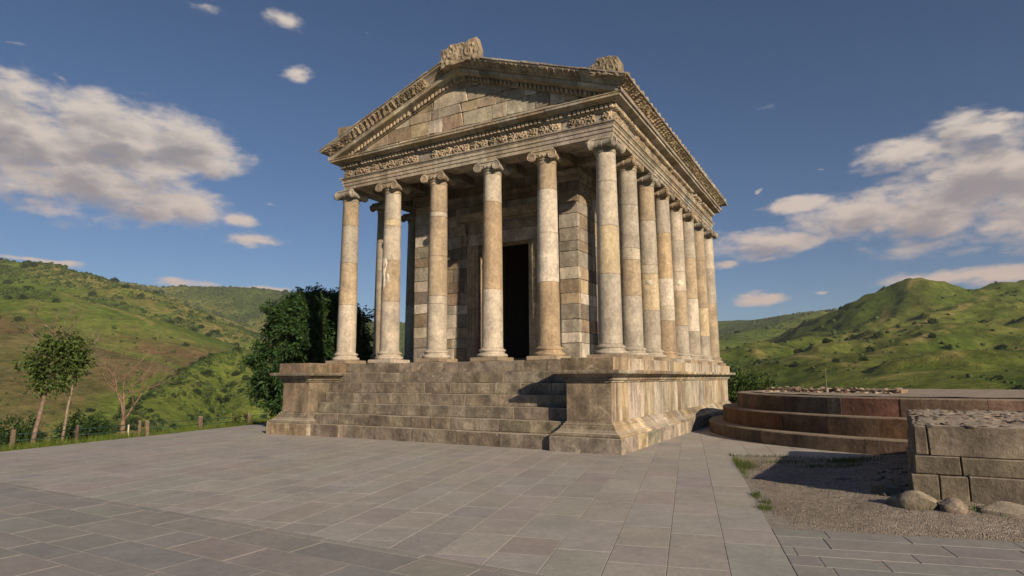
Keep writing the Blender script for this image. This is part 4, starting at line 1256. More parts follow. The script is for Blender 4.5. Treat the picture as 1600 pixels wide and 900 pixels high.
for a, b in ((WX, WX+0.56), (WX+0.56, WX+1.40), (WX+1.41, WX+2.3), (WX+2.3, WX+3.4), (WX+3.4, WX+5.5)):
    wblock(a, b, 0.475, 0.732, WY-0.04)
for a, b in ((WX-0.05, WX+0.27), (WX+0.28, WX+0.62), (WX+0.63, WX+1.40), (WX+1.41, WX+2.2), (WX+2.2, WX+3.6), (WX+3.6, WX+5.5)):
    wblock(a, b, 0.06, 0.472, WY-0.10)
wblock(WX-0.02, WX+5.5, -0.15, 0.05, WY-0.02)
for zz0, zz1, off in ((0.735, 1.155, 0.02), (0.40, 0.732, 0.0), (0.0, 0.397, -0.04)):     # left flank
    cu = [WY+0.72+c for c in cuts_of(WY1-WY-0.95, 0.6, 1.3, grng)]
    for a, b in zip(cu[:-1], cu[1:]):
        sh = (a-WY)*0.035
        block('wall_block', box_c(WX+off+sh, WX+off+sh+0.4, a+0.006, b-0.006, zz0+0.004, zz1-0.004), 'rubble', wcore, pick(WP, grng, 0.1), 0.025, 0.015, grng)
# mortar bed and set cobbles on top
bx = np.linspace(WX+0.04, WX1-0.1, 60); by = np.linspace(WY+0.03, WY1-0.05, 50); BX, BY = np.meshgrid(bx, by, indexing='ij')
BX = BX+(BY-WY)*0.035*np.clip(1-(BX-WX)/3, 0, 1)
BZ = 1.135+0.05*fbm(BX*3, BY*3, 4, 8); BZ[0, :] = BZ[-1, :] = 1.08; BZ[:, 0] = 1.12; BZ[:, -1] = 1.05
ii = np.arange(BX.size).reshape(BX.shape)
o = w_part(np_mesh('mortar_bed', np.stack([BX, BY, BZ], -1).reshape(-1, 3), np.stack([ii[:-1, :-1], ii[1:, :-1], ii[1:, 1:], ii[:-1, 1:]], -1).reshape(-1, 4), 'rubble', None, True, wall)); o.color = (0.36, 0.32, 0.26, 1)
k = 0; placed = []
while k < 900 and len(placed) < 290:
    x = grng.uniform(WX+0.06, WX+2.9); y = grng.uniform(WY+0.05, WY1-0.15); s = grng.uniform(0.045, 0.10)
    placed_ok = all((x-a)**2+(y-b)**2 > (s+c)**2*0.8 for a, b, c in placed); k += 1
    if not placed_ok: continue
    placed.append((x, y, s))
    xs = x+(y-WY)*0.035
    o = w_part(link_mesh('cobble', BMS[k % 6], None, wall, pick([(0.10, 0.095, 0.09), (0.14, 0.12, 0.11), (0.25, 0.20, 0.165), (0.33, 0.28, 0.23), (0.26, 0.15, 0.11), (0.09, 0.085, 0.085)], grng, 0.15)))
    o.location = (xs, y, 1.158); o.scale = (s*1.2, s, s*0.5); o.rotation_euler = (grng.uniform(-.25, .25), grng.uniform(-.25, .25), grng.uniform(0, 6.28))

# boulders along the foot of the wall
for (x, y, z, sx_, sy_, sz_, sd, lab) in (
    (6.93, -6.62, 0.10, 0.36, 0.26, 0.20, 1, 'biggest rounded boulder, at the left corner of the cobble-topped wall'),
    (7.36, -6.80, 0.09, 0.185, 0.19, 0.19, 2, 'small round boulder second from the left under the cobble-topped wall'),
    (8.03, -6.62, 0.05, 0.42, 0.22, 0.16, 3, 'long low boulder under the cobble-topped wall, right of the round one'),
    (8.62, -6.60, 0.05, 0.22, 0.20, 0.15, 4, 'boulder at the right picture edge under the cobble-topped wall'),
    (6.62, -5.85, 0.12, 0.24, 0.20, 0.12, 5, 'flat slab-like rock leaning at the shaded flank of the wall'),
    (6.55, -5.3, 0.10, 0.14, 0.2, 0.13, 6, 'small dark rock lying in the shade beside the wall flank'),
    (5.95, -4.3, 0.06, 0.15, 0.12, 0.05, 7, 'thin flat stone lying alone on the shaded gravel')):
    me = lump_mesh('boulder', 1.0, (sx_, sy_, sz_), sd*13, 3, 0.30)
    o = link_mesh('boulder', me, None, None, pick([(0.26, 0.22, 0.175), (0.23, 0.20, 0.165)], grng)); o.location = (x, y, z); o.rotation_euler = (grng.uniform(-.15, .15), grng.uniform(-.15, .15), grng.uniform(-.4, .4))
    tag(o, lab, 'boulder', 'loose boulders at the foot of the wall')

# small broken stones lying along the foot and flank of the wall
for i in range(34):
    if i < 16: x, y = grng.uniform(6.7, 8.9), grng.uniform(-6.75, -6.35)
    else: x, y = grng.uniform(6.45, 6.95), grng.uniform(-6.1, -3.2)
    s = grng.uniform(0.03, 0.085)
    o = link_mesh('rubble_stone', SM[i % 6], None, None, pick([(0.24, 0.205, 0.165), (0.20, 0.175, 0.145), (0.29, 0.25, 0.20)], grng, 0.12))
    o.location = (x, y, float(gravel_z(np.array([x]), np.array([y]))[0])+s*0.25); o.scale = (s*1.3, s, s*0.8); o.rotation_euler = (grng.uniform(-.3, .3), grng.uniform(-.3, .3), grng.uniform(0, 6.28))
    if i < 16: tag(o, 'small broken stone among the boulders in front of the cobble-topped wall', 'stone', 'small stones in front of the wall')
    else: tag(o, 'small broken stone in the shade along the left flank of the wall', 'stone', 'small stones along the wall flank')

# ================================================================== TERRAIN
RIDGES={
 'A':[(-921.3, 187, 140.7), (-861.6, 220.4, 135.6), (-744, 259.9, 121.6), (-695.8, 273.3, 114.6), (-646.8, 285.5, 101.9), (-595, 300, 89.2), (-547.3, 303.5, 66), (-497, 309.1, 40), (-458.1, 313, 21), (-420.8, 313, 5)],
 'A2':[(-595.1, 132.5, 76.8), (-518.3, 178.1, 69), (-491.9, 190.6, 64), (-454, 201.8, 52.9), (-415.5, 211.4, 39.6), (-382.8, 218.3, 23), (-349.9, 223.4, 10), (-315, 220.8, -2)],
 'A3':[(-361.7, 76.6, 27.3), (-320.8, 106.7, 22), (-295.6, 115.5, 17.5), (-269.8, 123.4, 11.5), (-243.4, 129.9, 3.7), (-219.2, 130.9, -3)],
 'A4':[(-206.3, 38.4, 2.5), (-189.5, 58.2, 0.7), (-175.1, 66.6, -1), (-157.4, 68.6, -4)],
 'B':[(-1444.3, 657.4, 196.7), (-1320.4, 682.2, 199.8), (-1243.5, 717.6, 187.7), (-1171, 740.1, 186.3), (-1131.2, 798.6, 189.3), (-1086.3, 857.8, 187.8), (-1015.4, 864.9, 172.7), (-927.3, 887.2, 141.7), (-838.6, 903.8, 111.5), (-813.5, 991.5, 112.9), (-785.3, 1137.4, 113.6), (-599.1, 1355.1, 126.4), (-387.2, 1430.2, 126.8)],
 'B2':[(-1224.4, 649.7, 184.1), (-1027.6, 591.5, 145.8), (-875.5, 552.5, 107.1), (-773.1, 525.7, 73.6), (-677.7, 487.1, 46.7)],
 'B3':[(-1015.4, 864.9, 172.7), (-844.7, 679.5, 108.7), (-738.5, 572.3, 66.2), (-664.2, 505, 43.1)],
 'C':[(-211.8, 188.5, -7.9), (-211.6, 166.3, 1.7), (-206.4, 148.9, 9.4), (-202.7, 137.2, 12.7), (-197.7, 127, 10.8), (-188.1, 114.4, 7.4), (-174.3, 99.1, 2.8), (-156.3, 80.7, -2.5), (-137.2, 63.8, -6.6), (-116.3, 50, -9.7)],
 'C2':[(-202.7, 137.2, 12.7), (-171.9, 119.9, 2.2), (-142.9, 100.1, -4.9)],
 'F':[(-387.2, 1430.2, 126.8), (-270, 1355.2, 119.9), (-187, 1318.8, 115.8), (-106.7, 1227.6, 115.4), (-39.4, 1131.9, 112), (23.2, 1032.6, 103.8), (60.5, 981.3, 103.6), (238, 955.6, 89.4)],
 'F2':[(-39.4, 1131.9, 112), (-83.5, 878.3, 72), (-110, 733.8, 51.6), (-128.8, 649.2, 39.2)],
 'G':[(14, 622.7, 61.9), (21.5, 602.6, 67.3), (30.8, 582.3, 72), (43.9, 571.6, 79), (60.5, 570.3, 74), (77.6, 578.5, 66), (100.3, 595.6, 72.6), (119.4, 612.7, 75.4), (158.9, 614.7, 78.5), (207.2, 601, 74.8)],
 'G2':[(43.9, 571.6, 76.5), (27.7, 522.4, 48), (14.1, 482.7, 37), (-4.9, 442.6, 30), (-28.6, 401.3, 24), (-48.7, 358.7, 19), (-63.4, 325.7, 14.3)],
 'G3':[(89.4, 577, 68.1), (68.9, 499, 50), (51.2, 450.6, 39.5), (26.9, 382.3, 27.9), (8.1, 332.8, 19.8), (-12.2, 292.2, 13.2), (-30.9, 270.4, 9.6)],
 'G4':[(117.6, 449.7, 43.9), (85.9, 405.4, 33.7), (63.6, 368.6, 25.4), (43.7, 350.9, 25.1), (27.7, 312.1, 18), (16.6, 282.6, 12.2), (3, 247.8, 6.6)],
 'G5':[(74.6, 274.9, 14.6), (57.2, 258.1, 12.1), (43.9, 240.1, 10), (32, 226.4, 8.4), (21.9, 207.3, 4.2), (9.8, 187.7, 1.1)],
 'G6':[(-81.3, 393.5, 15.2), (-59.2, 357, 13.7), (-33.2, 310.4, 10.6), (-13.7, 272.1, 7.8), (-1.1, 232.7, 2.5)],
 'G7':[(61.7, 195.7, 6.1), (46.7, 183.8, 4.2), (34.6, 170.7, 2.9), (24.2, 156.9, 0)],
}
SLOPE = {'A': 0.40, 'A2': 0.34, 'A3': 0.30, 'A4': 0.25, 'B': 0.42, 'B2': 0.40, 'B3': 0.42, 'C': 0.80, 'C2': 0.70, 'F': 0.30, 'F2': 0.26, 'G': 0.50, 'G2': 0.34, 'G3': 0.34, 'G4': 0.34, 'G5': 0.34, 'G6': 0.32, 'G7': 0.32}
def seg_h(px, py, poly, slope, R0=14.0):
    best = np.full(px.shape, -1e9)
    for (a, b) in zip(poly[:-1], poly[1:]):
        ax, ay, az_ = a; bx_, by_, bz = b
        dx, dy = bx_-ax, by_-ay; L2 = dx*dx+dy*dy+1e-9
        t = np.clip(((px-ax)*dx+(py-ay)*dy)/L2, 0, 1)
        d = np.hypot(px-ax-dx*t, py-ay-dy*t)
        dd_ = np.sqrt(d*d+R0*R0)-R0                                     # rounded crest
        best = np.maximum(best, az_+(bz-az_)*t-slope*dd_)
    return best
def plateau_d(x, y):
    """distance outside the flat promontory the temple stands on"""
    u0 = (x*left_half[0]+y*left_half[1]+left_half[2])                    # >0 inside of the left edge
    left = -u0-1.1
    back = y-26.0-0.15*(x+5)+4*np.sin(x*0.13); right = x-42.0; front = -y-90.0
    return np.maximum.reduce([left, back, right, front])
def terrain_h(x, y, detail=True):
    wx = x+20*(fbm(x/130, y/130, 4, 21)-0.5); wy = y+20*(fbm(x/130+9, y/130, 4, 22)-0.5)
    far_ = np.clip((np.hypot(x, y+10)-340)/200, 0, 1)
    wx = x+(wx-x)*far_; wy = y+(wy-y)*far_
    h = np.full(x.shape, -60.0)
    for k, poly in RIDGES.items():
        if k == 'A4': continue
        s = seg_h(wx, wy, poly, SLOPE[k], {'C': 4.0, 'C2': 5.0, 'G': 8.0, 'G2': 9.0, 'G3': 9.0, 'G4': 9.0}.get(k, 14.0))
        m = 1.5 if k in ('C', 'C2') else 5.0
        hh = np.clip(0.5+0.5*(s-h)/m, 0, 1); h = h*(1-hh)+s*hh+m*hh*(1-hh)*0.5
    D = np.hypot(x, y+10)
    if detail:
        rt = np.clip((x+130)/90, 0, 1); amp = np.clip((D-90-150*(1-rt))/250, 0, 1)
        rid = 1-np.abs(2*fbm(x/75+3, y/75, 5, 31)-1)
        rid2 = 1-np.abs(2*fbm(x/34+7, y/34, 4, 33)-1)
        h = h+amp*((3.0+8.5*rt)*(rid-0.80)+(0.8+3.6*rt)*(rid2-0.8)+2.0*(fbm(x/22, y/22, 4, 41)-0.5))
        h = h+amp*rt*0.8*np.sin(h*0.75+4*fbm(x/60, y/60, 3, 51))                            # terracettes on the right-hand hills
    pd = plateau_d(x, y)
    t = np.clip(pd/26.0, 0, 1); t = t*t*(3-2*t)
    flat = -0.16+0.05*np.clip(pd+1.5, 0, 1.5)+0.10*(fbm(x/2.2, y/2.2, 4, 61)-0.5)*np.clip(pd+1.2, 0, 1)-np.clip(pd, 0, 60)*0.42
    low = np.where(pd < 70, np.minimum(flat, 0), -60)
    tt = np.clip((pd-6)/60, 0, 1)
    out = np.maximum(h, -45)
    return np.where(pd <= 0, flat, np.where(D < 75, flat, np.maximum(out*np.clip((D-75)/30, 0, 1)+flat*(1-np.clip((D-75)/30, 0, 1)), flat)))
az_c = YAW
fine = np.linspace(-0.86, 0.80, 560); rest = np.linspace(0.80, 2*np.pi-0.86, 90)[1:-1]
angs = np.concatenate([fine, rest])
rs = np.concatenate([np.linspace(0, 16, 9)[1:], np.geomspace(17, 60, 40), np.geomspace(62, 140, 36), np.geomspace(142, 1700, 260), np.geomspace(1800, 9000, 16)])
O_ = np.array([4.0, -14.0])
TH, RS = np.meshgrid(angs+az_c, rs, indexing='ij')
TX = O_[0]-RS*np.sin(TH); TY = O_[1]+RS*np.cos(TH); TZ = terrain_h(TX, TY)
na2, nr2 = TX.shape
ii = np.arange(na2*nr2).reshape(na2, nr2); i2 = np.roll(ii, -1, 0)
FT = np.stack([ii[:, :-1], ii[:, 1:], i2[:, 1:], i2[:, :-1]], -1).reshape(-1, 4)[:, ::-1]
# colours of the ground itself: meadow, dry grass, bare brown scrub land, woodland floor
GRASS = np.array([0.095, 0.142, 0.027]); GRASS2 = np.array([0.150, 0.188, 0.044]); DRY = np.array([0.27, 0.22, 0.095]); BARE = np.array([0.165, 0.130, 0.068]); WOOD = np.array([0.050, 0.082, 0.020]); REDD = np.array([0.155, 0.095, 0.062])
def cl01(t): return np.clip(t, 0, 1)
def spur_of(x, y, w=36.0): return cl01(1-np.minimum.reduce([np.hypot(x-a, y-b) for a, b, _ in RIDGES['C'][:8]])/w)
def bands(x, y):
    """masks of the left valley side: brown foot, red scrub belt, meadow, woods"""
    n1 = fbm(x/90, y/90, 5, 71); n2 = fbm(x/28, y/28, 5, 72); D = np.hypot(x-6, y+17)+90*(n1-0.5)+40*(n2-0.5)
    ls = cl01((-x-70)/40)*cl01((x*0+1)); far = cl01((np.hypot(x-6, y+17)-830)/40)
    sp = cl01(spur_of(x, y)*3)
    foot = ls*cl01((370-D)/30)*(1-sp)
    belt = ls*cl01(1.4-np.abs(D-398)/38)*(1-sp)*cl01((n2-0.30)*6)
    wood1 = ls*np.maximum(cl01(1.5-np.abs(D-598)/34)*cl01((n2-0.33)*9), cl01(1.5-np.abs(D-512)/14)*cl01((n2-0.44)*9))
    wood2 = ls*cl01((D-655)/20)*(1-far)*cl01((n2-0.34)*8)
    wood3 = ls*far*cl01(0.75+(n2-0.40)*3)
    tan = cl01(1-np.minimum.reduce([np.hypot(x-a, y-b) for a, b, _ in RIDGES['B2'][:4]])/150)*ls*far
    wood3 = wood3*(1-cl01(tan*1.6)*0.8)
    return n1, n2, ls, far, sp, foot, belt, wood1, wood2, wood3, tan
def zones(x, y, z):
    n1, n2, ls, far, sp, foot, belt, w1, w2, w3, tan = bands(x, y)
    n3 = fbm(x/9, y/9, 4, 73)
    c = GRASS[None]+(GRASS2-GRASS)[None]*cl01((n1-0.35)*3)[:, None]
    c = c+(DRY-c)*(cl01((n2-0.64)*5)*0.45)[:, None]
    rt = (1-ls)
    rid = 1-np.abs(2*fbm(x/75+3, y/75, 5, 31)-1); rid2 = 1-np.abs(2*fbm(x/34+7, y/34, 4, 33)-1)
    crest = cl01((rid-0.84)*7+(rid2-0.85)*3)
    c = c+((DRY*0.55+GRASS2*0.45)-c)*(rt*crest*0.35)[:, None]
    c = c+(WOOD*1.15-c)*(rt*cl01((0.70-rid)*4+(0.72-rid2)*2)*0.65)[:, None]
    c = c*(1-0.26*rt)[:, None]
    br = BARE[None]*(0.7+0.6*n3[:, None])+np.array([0.004, 0.022, 0.0])[None]*cl01((n2-0.48)*4)[:, None]
    c = c+(br-c)*(foot*0.85)[:, None]
    c = c+(REDD-c)*(belt*0.85)[:, None]
    c = c+(WOOD*1.2-c)*(np.maximum(np.maximum(w1, w2), w3)*0.7)[:, None]
    c = c+(DRY-c)*(cl01(tan*1.5)*0.6)[:, None]
    c = c+(WOOD*0.9-c)*(w3*0.45)[:, None]
    da = np.full(x.shape, 1e9)
    for (p, q) in zip(RIDGES['A'][4:-1], RIDGES['A'][5:]):               # dry stony grass on the falling crest
        dx, dy = q[0]-p[0], q[1]-p[1]; t = np.clip(((x-p[0])*dx+(y-p[1])*dy)/(dx*dx+dy*dy), 0, 1); da = np.minimum(da, np.hypot(x-p[0]-dx*t, y-p[1]-dy*t))
    c = c+(DRY*0.95-c)*(cl01(1.3-da/38)*cl01((n3-0.30)*4)*ls*0.8)[:, None]
    c = c+(GRASS2*1.05-c)*(sp*0.75)[:, None]
    for kk in ('A2', 'G2', 'G3', 'G4', 'G5', 'G6', 'B2'):                  # trodden dry tracks along the spurs
        o = np.full(x.shape, 1e9)
        for (p, q) in zip(RIDGES[kk][:-1], RIDGES[kk][1:]):
            dx, dy = q[0]-p[0], q[1]-p[1]; xx, yy = x+9*(n2-0.5)*2, y+9*(n1-0.5)*2
            t = np.clip(((xx-p[0])*dx+(yy-p[1])*dy)/(dx*dx+dy*dy), 0, 1); o = np.minimum(o, np.hypot(xx-p[0]-dx*t, yy-p[1]-dy*t))
        c = c+(DRY*1.05-c)*(cl01(1.6-o/2.6)*cl01((n3-0.38)*5)*0.7)[:, None]
    return c
PT = np.stack([TX, TY, TZ], -1).reshape(-1, 3)
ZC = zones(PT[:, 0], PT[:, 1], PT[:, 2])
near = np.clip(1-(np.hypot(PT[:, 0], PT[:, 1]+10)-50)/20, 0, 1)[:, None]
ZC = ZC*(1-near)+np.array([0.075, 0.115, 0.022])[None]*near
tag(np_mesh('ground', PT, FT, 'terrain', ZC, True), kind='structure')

def leaves(cent, dirs, length, width, r, droop=0.15):
    """leaf blades: one folded kite each (4 verts, 2 tris)"""
    n = len(cent); d = dirs/np.linalg.norm(dirs, axis=1)[:, None]
    side = np.cross(d, r.normal(size=(n, 3))); side /= np.linalg.norm(side, axis=1)[:, None]+1e-9
    nor = np.cross(d, side)
    L = length*r.uniform(0.6, 1.3, (n, 1)); Wd = width*r.uniform(0.7, 1.3, (n, 1))
    tip = cent+d*L-np.array([0, 0, 1.0])*L*droop
    mid = cent+d*L*0.45
    V = np.stack([cent, mid+side*Wd+nor*Wd*0.25, tip, mid-side*Wd+nor*Wd*0.25], 1).reshape(-1, 3)
    F = np.arange(n*4).reshape(n, 4)
    return V, F
# ================================================================== HILL SHRUBS
hr = np.random.default_rng(9)
def shrub_geo(seed, sub):
    V, F = lump(1.0, (1, 1, 0.85), seed, sub, 0.42)
    rr = np.random.default_rng(seed); V = V*rr.uniform(0.78, 1.18, (len(V), 1)); V[:, 2] += 0.35
    return V, np.array(F)
SH = [shrub_geo(200+i, 1) for i in range(5)]
cand = []
def scatter(nn, rmin, rmax, a0, a1, dens):
    a = hr.uniform(a0, a1, nn); r = np.sqrt(hr.uniform(rmin**2, rmax**2, nn)); x = CAMP[0]-r*np.sin(a+az_c); y = CAMP[1]+r*np.cos(a+az_c)
    z = terrain_h(x, y); d = dens(x, y, z, r); k = hr.uniform(0, 1, nn) < d
    return np.stack([x[k], y[k], z[k], r[k]], -1)
def dens_left(x, y, z, r):
    n1, n2, ls, far, sp, foot, belt, w1, w2, w3, tan = bands(x, y)
    n4 = fbm(x/15, y/15, 3, 5)
    def dpoly(pl):
        o = np.full(x.shape, 1e9)
        for (p, q) in zip(pl[:-1], pl[1:]):
            dx, dy = q[0]-p[0], q[1]-p[1]; t = np.clip(((x-p[0])*dx+(y-p[1])*dy)/(dx*dx+dy*dy), 0, 1); o = np.minimum(o, np.hypot(x-p[0]-dx*t, y-p[1]-dy*t))
        return o
    belt1 = (dpoly(RIDGES['C'][4:10]) < 13)*(n4 > 0.34); belt2 = (dpoly(RIDGES['C2'][1:]+[(-150, 125, 0)]) < 10)*(n4 > 0.40)
    spd = (dpoly(RIDGES['C'][:9]) < 60)*np.maximum(0.9*belt1, np.maximum(0.8*belt2, 0.05))
    return np.maximum(cl01(0.012+0.9*np.maximum.reduce([w1, w2, w3])+0.25*belt+0.015*foot)*(1-sp)*ls, spd*ls)
def dens_right(x, y, z, r):
    rid = 1-np.abs(2*fbm(x/75+3, y/75, 5, 31)-1); n4 = fbm(x/11, y/11, 3, 77)
    return np.clip(0.06+np.clip((0.70-rid)*5, 0, 1)*0.7+0.3*(n4 > 0.66), 0, 1)
L1 = scatter(18000, 330, 800, 0.05, 0.80, dens_left)
L3 = scatter(34000, 800, 1500, 0.05, 0.80, dens_left)
L2 = scatter(16000, 150, 330, 0.12, 0.75, dens_left)
R1 = scatter(14000, 150, 1300, -0.80, -0.25, dens_right)
R2 = scatter(3200, 130, 420, -0.80, -0.25, dens_right)
L1 = np.concatenate([L1, L3])
pts = np.concatenate([L1, L2, R1, R2]); side_l = np.concatenate([np.ones(len(L1)+len(L2)), np.zeros(len(R1)+len(R2))])
size = hr.lognormal(0.1, 0.40, len(pts))*np.where(pts[:, 3] > 800, 1.5, np.where(pts[:, 3] > 420, 1.05, 0.75))*np.where((side_l < 1) & (pts[:, 3] < 260), 0.6, 1.0)*np.where((pts[:, 3] < 330) & (side_l > 0), 0.62, 1.0)
app = size/pts[:, 3]
order = np.argsort(-app); single = order[:300]; rest_ = order[300:]
SHM = []
for i in range(5):
    m_ = 420; g_ = hr.normal(size=(m_, 3)); g_ /= np.linalg.norm(g_, axis=1)[:, None]
    lob = 0.75+0.30*np.sin(g_[:, 0]*3.1+i)*np.cos(g_[:, 1]*2.7+2*i)+hr.uniform(-0.15, 0.15, m_)
    cc = g_*np.array([1.0, 1.0, 0.75])*(lob*hr.uniform(0.55, 1.0, m_))[:, None]+np.array([0, 0, 0.5])
    V, F = leaves(cc, g_+hr.normal(size=(m_, 3))*0.7, 0.34, 0.11, hr, 0.1)
    me = bpy.data.meshes.new('hillside_shrub'); me.from_pydata(V.tolist(), [], F.tolist()); me.materials.append(M['shrub'])
    ca = me.color_attributes.new('col', 'FLOAT_COLOR', 'POINT'); kk = 0.8+0.4*hr.random()
    a = np.ones((len(V), 4), np.float32); a[:, :3] = np.array([0.036, 0.062, 0.017])*kk*np.repeat(hr.uniform(0.6, 1.4, (len(V)//4, 1)), 4, 0); ca.data.foreach_set('color', a.ravel())
    SHM.append(me)
for q, i in enumerate(single):
    o = bpy.data.objects.new('hillside_shrub', SHM[q % 5]); COL.objects.link(o)
    o.location = (pts[i, 0], pts[i, 1], pts[i, 2]-0.1); s = size[i]; o.scale = (s, s, s*hr.uniform(0.8, 1.15)); o.rotation_euler = (0, 0, hr.uniform(0, 6.28))
    if side_l[i]: tag(o, 'dark green shrub scattered over the hillside left of the temple', 'shrub', 'shrubs on the left hillside')
    else: tag(o, 'dark green shrub scattered over the hills right of the temple', 'shrub', 'shrubs on the right hills')
VV, FF, CC = [], [], []; base_i = 0
for t in range(5):
    sel = rest_[t::5]; V, F = SH[t]; m_ = len(sel)
    an = hr.uniform(0, 6.28, m_); s = size[sel]
    X = V[None, :, 0]*np.cos(an)[:, None]-V[None, :, 1]*np.sin(an)[:, None]; Y = V[None, :, 0]*np.sin(an)[:, None]+V[None, :, 1]*np.cos(an)[:, None]
    P = np.stack([X*s[:, None]+pts[sel, 0:1], Y*s[:, None]+pts[sel, 1:2], V[None, :, 2]*s[:, None]+pts[sel, 2:3]-0.1], -1)
    VV.append(P.reshape(-1, 3)); FF.append((F[None]+np.arange(m_)[:, None, None]*len(V)).reshape(-1, 3)+base_i); base_i += m_*len(V)
    cbase = np.array([0.036, 0.064, 0.017])*hr.uniform(0.65, 1.45, (m_, 1)); cbase[:, 0] *= hr.uniform(0.9, 1.3, m_)
    CC.append(np.repeat(cbase[:, None, :], len(V), 1).reshape(-1, 3)*hr.uniform(0.75, 1.25, (m_*len(V), 1)))
tag(np_mesh('hillside_scrub', np.concatenate(VV), np.concatenate(FF), 'shrub', np.concatenate(CC)), 'distant scrub and woods covering the hillsides', 'scrub', kind='stuff')

# ================================================================== TREES AND BUSHES
def leaf_obj(name, V, F, parent, base, r, var=0.35):
    n = len(F); c = np.array(base)[None]*r.uniform(1-var, 1+var, (n, 1))*np.stack([r.uniform(0.85, 1.2, n), np.ones(n), r.uniform(0.8, 1.2, n)], -1)
    return np_mesh(name, V, F, 'leaf', np.repeat(c, 4, 0), False, parent)
def bark_obj(name, tubes, parent, col):
    mb = MB()
    for pth, rr in tubes:
        V, F = tube(pth, rr, 7); mb.add(V, F, col)
    return mb.build(name, 'bark', parent, None, True)
def grow(p, d, L, r0, depth, rnd, out, tips, bend=0.25, split=(2, 3), shrink=0.68, up=0.15):
    n = 4; path = [np.array(p, float)]; rr = [r0]; d = np.array(d, float)
    for i in range(n):
        d = d+np.array([rnd.gauss(0, bend*0.4) for _ in range(3)])+np.array([0, 0, up*0.25]); d /= np.linalg.norm(d)
        path.append(path[-1]+d*L/n); rr.append(r0*(1-0.42*(i+1)/n))
    out.append((path, rr))
    if depth == 0:
        tips.append((path[-1], d)); return
    for k in range(rnd.randint(*split)):
        t = rnd.randint(2, n); a = np.array([rnd.gauss(0, 1) for _ in range(3)]); a -= d*np.dot(a, d); a /= np.linalg.norm(a)+1e-9
        nd = d*math.cos(0.62)+a*math.sin(0.62)*rnd.uniform(0.7, 1.3)
        grow(path[t], nd, L*shrink*rnd.uniform(0.8, 1.15), rr[t]*0.72, depth-1, rnd, out, tips, bend, split, shrink, up)

# dark broad evergreen behind the left wing of the podium
ever = tag(empty('evergreen_tree', (-16.6, 4.2, -0.2)), 'big dark green bushy tree behind the left side of the temple', 'tree')
et = np.random.default_rng(12); rnd = random.Random(12)
tb = [([(0, 0, -0.3), (0.05, 0, 0.8), (0.0, 0.1, 2.0), (0.1, 0.05, 3.6), (0.05, 0, 5.0)], [0.24, 0.2, 0.16, 0.1, 0.04])]
clc = []
NCL = 300
k = 0
while len(clc) < NCL:
    t = et.uniform(0, 1); zc_ = 0.75+5.1*t
    rmax = 2.95*np.sqrt(max(0.01, 1-(max(0.0, t-0.2)/0.82)**2.0))*min(1.0, 0.66+1.2*t)
    a = et.uniform(0, 2*np.pi); rr = rmax*np.sqrt(et.uniform(0.15, 1.0))*(1+0.13*np.sin(a*3+t*7)+0.08*np.sin(a*7-t*5))*et.uniform(0.85, 1.05)
    clc.append((rr*np.cos(a), rr*np.sin(a), zc_))
clc = np.array(clc)
for c in clc[::3]:
    tb.append(([(0, 0, max(0.6, c[2]*0.55)), tuple(c*np.array([0.5, 0.5, 0.85])), tuple(c)], [0.07, 0.045, 0.015]))
bark_obj('trunk', tb, ever, (0.07, 0.055, 0.04))
ce, di = [], []
for c in clc:
    m_ = 240; out_ = np.array([c[0], c[1], 0.35*(c[2]-1.5)]); out_ = out_/(np.linalg.norm(out_)+1e-6)
    # sprays: short twigs leaving the clump centre, leaves along them
    nt = 14
    tw = et.normal(size=(nt, 3))*0.75+out_*0.9+np.array([0, 0, 0.25]); tw /= np.linalg.norm(tw, axis=1)[:, None]
    w = et.integers(0, nt, m_); s = et.uniform(0.1, 1.0, m_)[:, None]*et.uniform(0.5, 0.8)
    ce.append(c+tw[w]*s+et.normal(size=(m_, 3))*0.05); di.append(tw[w]*0.7+et.normal(size=(m_, 3))*0.6)
V, F = leaves(np.concatenate(ce), np.concatenate(di), 0.19, 0.036, et, 0.2)
leaf_obj('crown', V, F, ever, (0.034, 0.076, 0.022), et, 0.45)

def small_tree(name, loc, label, lean, h, crown, leafc, barkc, seed, nleaf, thin=1.0):
    rt = empty(name, loc); tag(rt, label, 'tree'); rnd = random.Random(seed); r = np.random.default_rng(seed)
    out, tips = [], []
    top = np.array([lean[0]*h, lean[1]*h, h])
    stem = [np.array([0, 0, -0.3])]+[top*t+np.array([rnd.gauss(0, 0.02), rnd.gauss(0, 0.02), 0]) for t in (0.2, 0.4, 0.6, 0.8, 1.0)]
    out.append((stem, [q*thin for q in (0.085, 0.07, 0.062, 0.052, 0.042, 0.03)]))
    for k in range(9):
        t = rnd.uniform(0.45, 1.0); a = rnd.uniform(0, 6.28)
        grow(top*t, (math.cos(a)*0.7, math.sin(a)*0.7, 0.9), h*0.24, 0.020, 3, rnd, out, tips, 0.3, (2, 3), 0.68, 0.25)
    bark_obj('trunk', out, rt, barkc)
    ce, di = [], []
    for (cx, cy, cz, rx, rz_, frac) in crown:
        m_ = int(nleaf*frac); g_ = r.normal(size=(m_//26+1, 3)); g_ /= np.linalg.norm(g_, axis=1)[:, None]
        g_ *= r.uniform(0.25, 1.0, (len(g_), 1))**0.6
        cc = np.array([cx, cy, cz])+g_*np.array([rx, rx, rz_]); w = r.integers(0, len(cc), m_)
        ce.append(cc[w]+r.normal(size=(m_, 3))*0.13); di.append(g_[w]+r.normal(size=(m_, 3))*0.7)
    if ce:
        V, F = leaves(np.concatenate(ce), np.concatenate(di), 0.13, 0.035, r, 0.25)
        leaf_obj('crown', V, F, rt, leafc, r, 0.4)
    return rt
LGREEN = (0.062, 0.100, 0.024)
